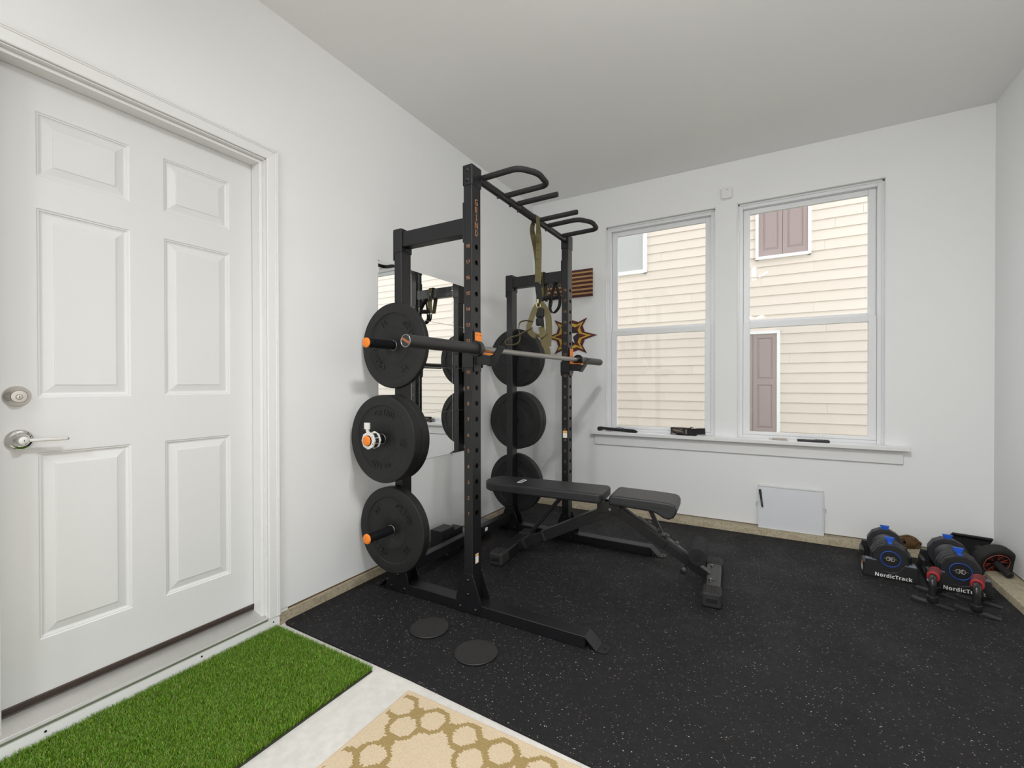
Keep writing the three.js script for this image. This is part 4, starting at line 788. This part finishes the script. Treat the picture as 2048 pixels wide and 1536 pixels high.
{
  const camo = canvasTex(512, 128, (c, w, h) => {
    c.fillStyle = '#1b1a18'; c.fillRect(0, 0, w, h); const r = rng(8);
    for (const col of ['#6f655a', '#2d2b28', '#8b8178', '#121211', '#4b453c']) for (let i = 0; i < 16; i++) { c.fillStyle = col; c.beginPath(); const x = r() * w, y = r() * h; for (let j = 0; j < 9; j++) { const a = j * 0.7, d = 8 + r() * 34; c.lineTo(x + d * Math.cos(a) * 1.6, y + d * Math.sin(a) * 0.7); } c.fill(); }
  }, [0.36, 0.06]);
  const k = thing('lifting_belt', 'rolled camouflage lifting belt with black buckle on the sill under the left window', 'lifting belt', [1.372, 0.704, 0.012], -0.1);
  const roll = []; for (let i = 0; i <= 40; i++) { const a = i / 40 * Math.PI * 4, r = 0.80 + 0.20 * i / 40; roll.push(V(-0.03 + 0.082 * r * Math.cos(a), 0.0295, 0.030 * r * Math.sin(a))); }
  obj('webbing', ribbon(roll, 0.057, 0.004, V(0, 1, 0), 120), std({ map: camo, roughness: 0.9 }), k);
  obj('loop_strap', [ribbon([V(0.02, 0.032, 0.034), V(0.07, 0.033, 0.030), V(0.12, 0.037, 0.014), V(0.158, 0.039, 0.006)], 0.048, 0.0035, V(0, 1, 0), 20), ribbon([V(0.06, 0.02, 0.033), V(0.085, 0.018, 0.026), V(0.095, 0.020, 0.018)], 0.036, 0.003, V(0, 1, 0), 12)], M.webBlack, k);
  obj('buckle', [bx(0.034, 0.060, 0.006, 0.020, 0.032, 0.036, 0.003), bx(0.008, 0.050, 0.008, 0.052, 0.036, 0.034, 0.003), tube([V(0.045, 0.058, 0.03), V(0.060, 0.068, 0.028), V(0.078, 0.060, 0.026)], 0.003, 16, 8)], M.plastic, k);
  obj('patch', bx(0.012, 0.034, 0.0008, 0.022, 0.032, 0.0394, 0), std({ color: rgb(0.2, 0.19, 0.18), roughness: 0.8 }), k);
}
{
  const k = thing('folding_knife', 'small closed pocket tool with tan scales on the sill under the right window', 'pocket tool', [2.018, 0.704, 0.026], -0.02);
  obj('scale', [bx(0.098, 0.005, 0.018, 0.012, 0.0135, 0, 0.002, 2), bx(0.098, 0.005, 0.018, 0.012, 0.003, 0, 0.002, 2)], std({ color: rgb(0.50, 0.42, 0.35), roughness: 0.35, metalness: 0.3 }), k);
  obj('blade', [bx(0.090, 0.004, 0.014, 0.008, 0.0082, 0, 0.001), bx(0.026, 0.003, 0.008, -0.046, 0.0105, 0.001, 0.001), bx(0.024, 0.003, 0.008, -0.046, 0.0052, 0.001, 0.001)], M.zinc, k);
}
{
  const k = thing('remote_control', 'slim black remote control lying on the sill under the right window', 'remote control', [2.232, 0.704, 0.030], -0.015);
  obj('shell', at(extrude(roundRect(0.192, 0.038, 0.012), 0.017, 0.005, 3), 0, 0, 0, -Math.PI / 2), M.plastic, k);
  obj('button', [-0.03, -0.015, 0.0].map((x) => bx(0.010, 0.003, 0.008, x - 0.005, 0.0180, 0.002, 0.001)), M.paper, k);
  const dark = []; for (let i = 0; i < 5; i++) for (let j = 0; j < 2; j++) dark.push(bx(0.010, 0.003, 0.009, 0.018 + i * 0.016, 0.0182, -0.007 + j * 0.013, 0.001)); obj('button', dark, M.rubberSoft, k);
}

// ================================================================ ADJUSTABLE DUMBBELLS IN THEIR TRAYS
{
  const pl = M.plastic, dark = std({ color: rgb(0.030, 0.030, 0.034), roughness: 0.45 });
  function tray(label, pos, turn) {                       // front towards +z, length 0.44
    const k = thing('dumbbell_tray', label, 'dumbbell tray', pos, turn, 'dumbbell trays');
    const out = [[-0.128, 0], [0.128, 0], [0.112, 0.086], [0.060, 0.090], [0.050, 0.078], [0.028, 0.046], [0, 0.040], [-0.028, 0.046], [-0.050, 0.078], [-0.060, 0.098], [-0.108, 0.098]];
    for (const s of [1, -1]) obj('end_wall', at(extrude(out, 0.030, 0.004, 2), 0, 0, s > 0 ? 0.172 : -0.202), pl, k);
    obj('base', [extrude([[-0.128, 0], [0.128, 0], [0.122, 0.030], [-0.122, 0.030]], 0.36, 0.003).translate(0, 0, -0.18), ext(-0.122, -0.100, 0.0, 0.070, -0.18, -0.06, 0.006, 2), ext(0.100, 0.122, 0.0, 0.070, -0.18, -0.06, 0.006, 2), ext(-0.122, -0.100, 0.0, 0.070, 0.06, 0.18, 0.006, 2), ext(0.100, 0.122, 0.0, 0.070, 0.06, 0.18, 0.006, 2)], pl, k);
    obj('rim', [ext(-0.114, -0.062, 0.096, 0.100, 0.165, 0.204, 0.002), ext(0.062, 0.112, 0.086, 0.090, 0.165, 0.204, 0.002)], std({ color: rgb(0.10, 0.13, 0.17), roughness: 0.3 }), k);
    const wm = at(text('NordicTrack', 0.0200, 0.0005), 0.012, 0.0185, 0.2022); obj('lettering', wm, M.paper, k);
    const st = new THREE.Group(); st.name = 'warning_sticker'; st.position.set(-0.1235, 0.052, 0.185); st.rotation.set(0, -1.45, 0); k.add(st);
    obj('label', bx(0.030, 0.048, 0.0006, 0, 0, 0.004, 0), M.paper, st); obj('band', bx(0.030, 0.018, 0.0008, 0, 0.015, 0.004, 0), std({ color: rgb(0.70, 0.25, 0.04), roughness: 0.6 }), st);
    return k;
  }
  function dumbbell(label, pos, turn) {
    const k = thing('adjustable_dumbbell', label, 'dumbbell', pos, turn, 'adjustable dumbbells');
    const poly = (r, n, a0) => { const o = []; for (let i = 0; i < n; i++) { const a = a0 + i * 2 * Math.PI / n; o.push([r * Math.cos(a), r * Math.sin(a)]); } return o; };
    for (const s of [1, -1]) {
      const th = [0.028, 0.016, 0.016, 0.016]; let z = 0.190;
      for (let i = 0; i < 4; i++) {
        const g = extrude(poly(0.086 - (i === 0 ? 0.002 : 0) + 0.0015 * i, 12, Math.PI / 12), th[i], i === 0 ? 0.006 : 0.0025, 1);
        obj('weight', at(g, 0, 0, s > 0 ? z - th[i] : -z, 0, 0, 0), i % 2 ? dark : pl, k); z -= th[i] + 0.0038;
      }
      // slotted selector in the top
      obj('selector', [bx(0.020, 0.020, 0.070, 0, 0.078, s * 0.148, 0.003), at(extrude([[-0.022, 0], [0.022, 0], [0.011, -0.026], [-0.011, -0.026]], 0.016, 0.002), 0, 0.104, s > 0 ? 0.120 : -0.136), bx(0.046, 0.006, 0.014, 0, 0.106, s * 0.128, 0.002)], M.blue, k);
      const ring = at(new THREE.TorusGeometry(0.0435, 0.0022, 8, 48), 0, 0, s * 0.1915); const f = obj('end_badge', [at(new THREE.CylinderGeometry(0.047, 0.047, 0.003, 48), 0, 0, s * 0.1905, Math.PI / 2)], M.black, k);
      obj('blue_ring', [ring], M.blue, f);
      if (s > 0) obj('emblem', [at(new THREE.TorusGeometry(0.0105, 0.0015, 6, 28), 0, 0, 0).scale(0.85, 1.0, 1).translate(-0.010, 0, 0.1925), at(new THREE.TorusGeometry(0.0105, 0.0015, 6, 28), 0, 0, 0).scale(0.85, 1, 1).translate(0.010, 0, 0.1925), at(bx(0.003, 0.024, 0.0014, 0, 0, 0, 0), 0, 0, 0.1925, 0, 0, 0.35), at(bx(0.060, 0.0012, 0.0012, 0, 0, 0, 0), 0.0, 0.001, 0.1927), bx(0.003, 0.024, 0.0014, -0.0055, 0, 0.1925, 0), bx(0.003, 0.024, 0.0014, 0.0055, 0, 0.1925, 0)], M.silver, f);
    }
    obj('handle', [rod(V(0, 0, -0.085), V(0, 0, 0.085), 0.0165, 0.0165, 24), at(lathe([[0.0165, -0.05], [0.019, -0.03], [0.0195, 0], [0.019, 0.03], [0.0165, 0.05]], 24), 0, 0, 0, Math.PI / 2)], M.rubberSoft, k);
    obj('handle_collar', [at(lathe([[0.016, 0.062], [0.066, 0.070], [0.068, 0.084], [0.016, 0.090]], 32), 0, 0, 0, Math.PI / 2), at(lathe([[0.016, -0.062], [0.066, -0.070], [0.068, -0.084], [0.016, -0.090]], 32), 0, 0, 0, Math.PI / 2)], dark, k);
    return k;
  }
  const t1 = -5 * D, p1 = [2.578, MY, 0.375], t2 = -5 * D, p2 = [2.860, MY, 0.410];
  tray('black plastic dumbbell tray with white lettering, farther from the corner wheel', p1, t1);
  tray('black plastic dumbbell tray partly hidden by the red push-up handles', p2, t2);
  const up = (p) => [p[0], MY + 0.112, p[2]];
  dumbbell('black and blue adjustable dumbbell seated in its tray, closer to the whiteboard', up(p1), t1);
  dumbbell('black and blue adjustable dumbbell seated in its tray, behind the push-up handles', up(p2), t2);
}
// push-up bars
{
  const red = std({ color: rgb(0.155, 0.024, 0.026), roughness: 0.75 }), bright = std({ color: rgb(0.40, 0.018, 0.025), roughness: 0.5 });
  function bars(label, pos, turn) {
    const k = thing('push_up_bar', label, 'push-up bar', pos, turn, 'push-up bars');
    const zf = 0.085, zb = -0.085;
    for (const z of [zf, zb]) {
      const foot = [[-0.080, 0.014], [-0.074, 0.020], [-0.052, 0.015], [0.030, 0.012], [0.082, 0.004], [0.080, 0], [-0.070, 0], [-0.080, 0.010]];
      const f = obj('foot', extrude(foot, 0.034, 0.0015, 1).translate(0, 0, z - 0.017), M.plastic, k);
      obj('socket', [at(lathe([[0.0, 0.044], [0.0185, 0.044], [0.020, 0.041], [0.021, 0.010], [0, 0.008]], 24), 0, 0, z)], M.plastic, f);
    }
    const h = obj('frame_tube', bent([V(0, 0.03, zf), V(0, 0.128, zf), V(0, 0.128, zb), V(0, 0.03, zb)], 0.036, 0.0148, 16), std({ color: rgb(0.022, 0.022, 0.024), roughness: 0.2 }), k);
    const ribs = [[0.0150, -0.050]]; for (let i = 0; i < 7; i++) { const y = -0.046 + i * 0.0135; ribs.push([0.0235, y], [0.0245, y + 0.004], [0.0245, y + 0.008], [0.0222, y + 0.011]); } ribs.push([0.0150, 0.050]);
    const grip = obj('foam_grip', at(lathe(ribs, 28), 0, 0.128, 0, Math.PI / 2), red, k);
    obj('grip_ring', [at(new THREE.TorusGeometry(0.0205, 0.0052, 10, 28), 0, 0.128, 0.046), at(new THREE.TorusGeometry(0.0205, 0.0052, 10, 28), 0, 0.128, -0.046)], bright, grip);
  }
  bars('push-up bar with red foam grip standing between the two dumbbell trays', [2.700, MY, 0.762], -0.31);
  bars('push-up bar with red foam grip in front of the right dumbbell tray', [2.858, MY, 0.776], -0.33);
}
// wheel, knee pad, rope
{
  const k = thing('ab_wheel', 'large black ab roller wheel with red spokes on the concrete ledge in the corner', 'ab wheel', [3.070, 0.106, 0.262], 0);
  k.rotation.set(0.36, 0.34, 0, 'YXZ');
  const prof = [[0.062, -0.024], [0.082, -0.030], [0.094, -0.028], [0.100, -0.020], [0.1015, 0], [0.100, 0.020], [0.094, 0.028], [0.082, 0.030], [0.062, 0.024], [0.062, -0.024]];
  obj('tyre', at(lathe(prof, 56), 0, 0, 0, Math.PI / 2), M.rubberSoft, k);
  const redm = std({ color: rgb(0.20, 0.024, 0.016), roughness: 0.5 });
  const rim = obj('rim', [at(new THREE.TorusGeometry(0.062, 0.0026, 8, 56), 0, 0, 0.0225), at(new THREE.CylinderGeometry(0.0625, 0.0625, 0.024, 48), 0, 0, 0, Math.PI / 2)], M.black, k); 
  obj('rim_line', at(new THREE.TorusGeometry(0.0615, 0.0016, 8, 56), 0, 0, 0.0248), std({ color: rgb(0.45, 0.11, 0.07), roughness: 0.5 }), rim);
  for (let i = 0; i < 6; i++) { const a = i * Math.PI / 3 + 0.3, sp = []; for (const d of [-0.11, 0.11]) sp.push(bar(V(0.022 * Math.cos(a), 0.022 * Math.sin(a), 0.016), V(0.060 * Math.cos(a + d * 1.6), 0.060 * Math.sin(a + d * 1.6), 0.016), 0.006, 0.004, V(0, 0, 1), 0.001)); obj('spoke', sp, redm, k); }
  for (const s of [1, -1]) { const ribs = [[0, s * 0.118], [0.014, s * 0.116]]; for (let i = 0; i < 8; i++) { const z = 0.112 - i * 0.011; ribs.push([0.0185, s * z], [0.0165, s * (z - 0.006)]); } ribs.push([0.020, s * 0.02], [0.0, s * 0.018]); obj('handle', at(lathe(ribs, 24), 0, 0, 0, Math.PI / 2), M.rubberSoft, k); }
}
{
  const k = thing('knee_pad_board', 'flat black foam kneeling pad leaning in the corner behind the wheel', 'kneeling pad', [3.030, 0.050, 0.030], 0);
  k.rotation.set(-0.10, -0.20, 0, 'YXZ');
  const pts = [[-0.105, 0.0], [0.080, 0.0], [0.080, 0.065], [0.105, 0.118], [0.100, 0.126], [-0.070, 0.126], [-0.112, 0.080]];
  obj('pad', extrude(pts, 0.018, 0.004, 2).translate(0, 0, 0), M.foam, k);
  obj('edge', extrude([[-0.072, 0.122], [0.104, 0.120], [0.104, 0.130], [-0.070, 0.130]], 0.045, 0.003, 2), M.foam, k);
}
{
  const k = thing('rope_bundle', 'bundle of brown cord coiled on the ledge between the two dumbbells', 'rope', [2.735, 0.052, 0.050], 0.2);
  const mat = std({ color: rgb(0.135, 0.076, 0.028), roughness: 0.95, bumpMap: T.grit, bumpScale: 0.0006 }), r = rng(14), g = [];
  for (let i = 0; i < 7; i++) { const pts = [], cx = (r() - 0.5) * 0.03, cy = 0.033 + (r() - 0.5) * 0.02, a0 = r() * 6, rx = 0.050 + r() * 0.022, ry = 0.020 + r() * 0.016, tilt = (r() - 0.5) * 0.7; for (let j = 0; j < 10; j++) { const a = a0 + j * 0.628; const x = rx * Math.cos(a), y = ry * Math.sin(a); pts.push(V(cx + x * Math.cos(tilt) - y * Math.sin(tilt), Math.max(0.008, cy + x * Math.sin(tilt) * 0.4 + y * Math.cos(tilt)), (r() - 0.5) * 0.03)); } g.push(tube(pts, 0.0078, 60, 10, true)); }
  obj('coil', g, mat, k);
  obj('wrap', [0, 1, 2, 3].map((i) => at(new THREE.TorusGeometry(0.026, 0.0075, 8, 24), -0.012 + i * 0.012, 0.034, 0, 0, Math.PI / 2 + 0.2, 0)), mat, k);
}

// ================================================================ CEILING LAMPS (one above the door, one added as fill, one deeper in the garage)
{
  const housing = std({ color: rgb(0.7, 0.7, 0.7), roughness: 0.4 }), glow = std({ color: rgb(0.9, 0.9, 0.9), emissive: LAMP_COLOUR, emissiveIntensity: 14, roughness: 0.5 });
  function lamp(label, x, z, turn, share, n, S, tilts) {       // n panels of size S on a drop stem
    const k = thing('garage_light', label, 'ceiling light', [x, H, z], turn);
    obj('socket', [lathe([[0, 0], [0.055, 0], [0.055, -0.02], [0.035, -0.032], [0.022, -0.06], [0.022, -0.21], [0, -0.21]], 32)], housing, k);
    obj('hub', lathe([[0, -0.205], [0.05, -0.208], [0.052, -0.23], [0.03, -0.24], [0, -0.24]], 32), housing, k);
    for (let i = 0; i < n; i++) {
      const a = i * 2 * Math.PI / n, p = new THREE.Group(); p.name = 'light_panel'; p.position.set(0.05 * Math.cos(a), -0.225, 0.05 * Math.sin(a)); p.rotation.set(0, -a, tilts ? tilts[i] : 0.22, 'YZX'); k.add(p);
      const L = 0.17 * S, w = 0.075 * S, cx = 0.012 + L / 2;
      obj('back', at(extrude(roundRect(L, w, w * 0.42), 0.012, 0.002), cx, 0.006, 0, -Math.PI / 2), housing, p);
      obj('diffuser', at(extrude(roundRect(L - 0.012, w - 0.011, w * 0.36), 0.006, 0.001), cx, 0.001, 0, -Math.PI / 2), glow, p);
      const l = new THREE.RectAreaLight(LAMP_COLOUR, LAMP_POWER * share * 5 / (n * S * S), L * 0.88, w * 0.8); l.position.set(cx, -0.003, 0); l.rotation.set(-Math.PI / 2, 0, 0); p.add(l);
    }
  }
  lamp('white four-panel ceiling light above the green runner', 1.77, 3.10, 0.0, 1.45, 4, 0.75, [0.5, 0.1, -0.4, 1.0]);
  lamp('added five-panel fill light, out of view in the middle of the garage', 1.28, 5.2, 0.1, 1.0, 5, 1.0);  // unseen lamp, added only to brighten the room
  lamp('white five-panel ceiling light deeper in the garage', 1.65, 7.60, 0.8, 1.7, 5, 1.15);
}

scene.traverse((o) => { if (o.isMesh) { o.castShadow = true; o.receiveShadow = true; } });
renderer.render(scene, camera);
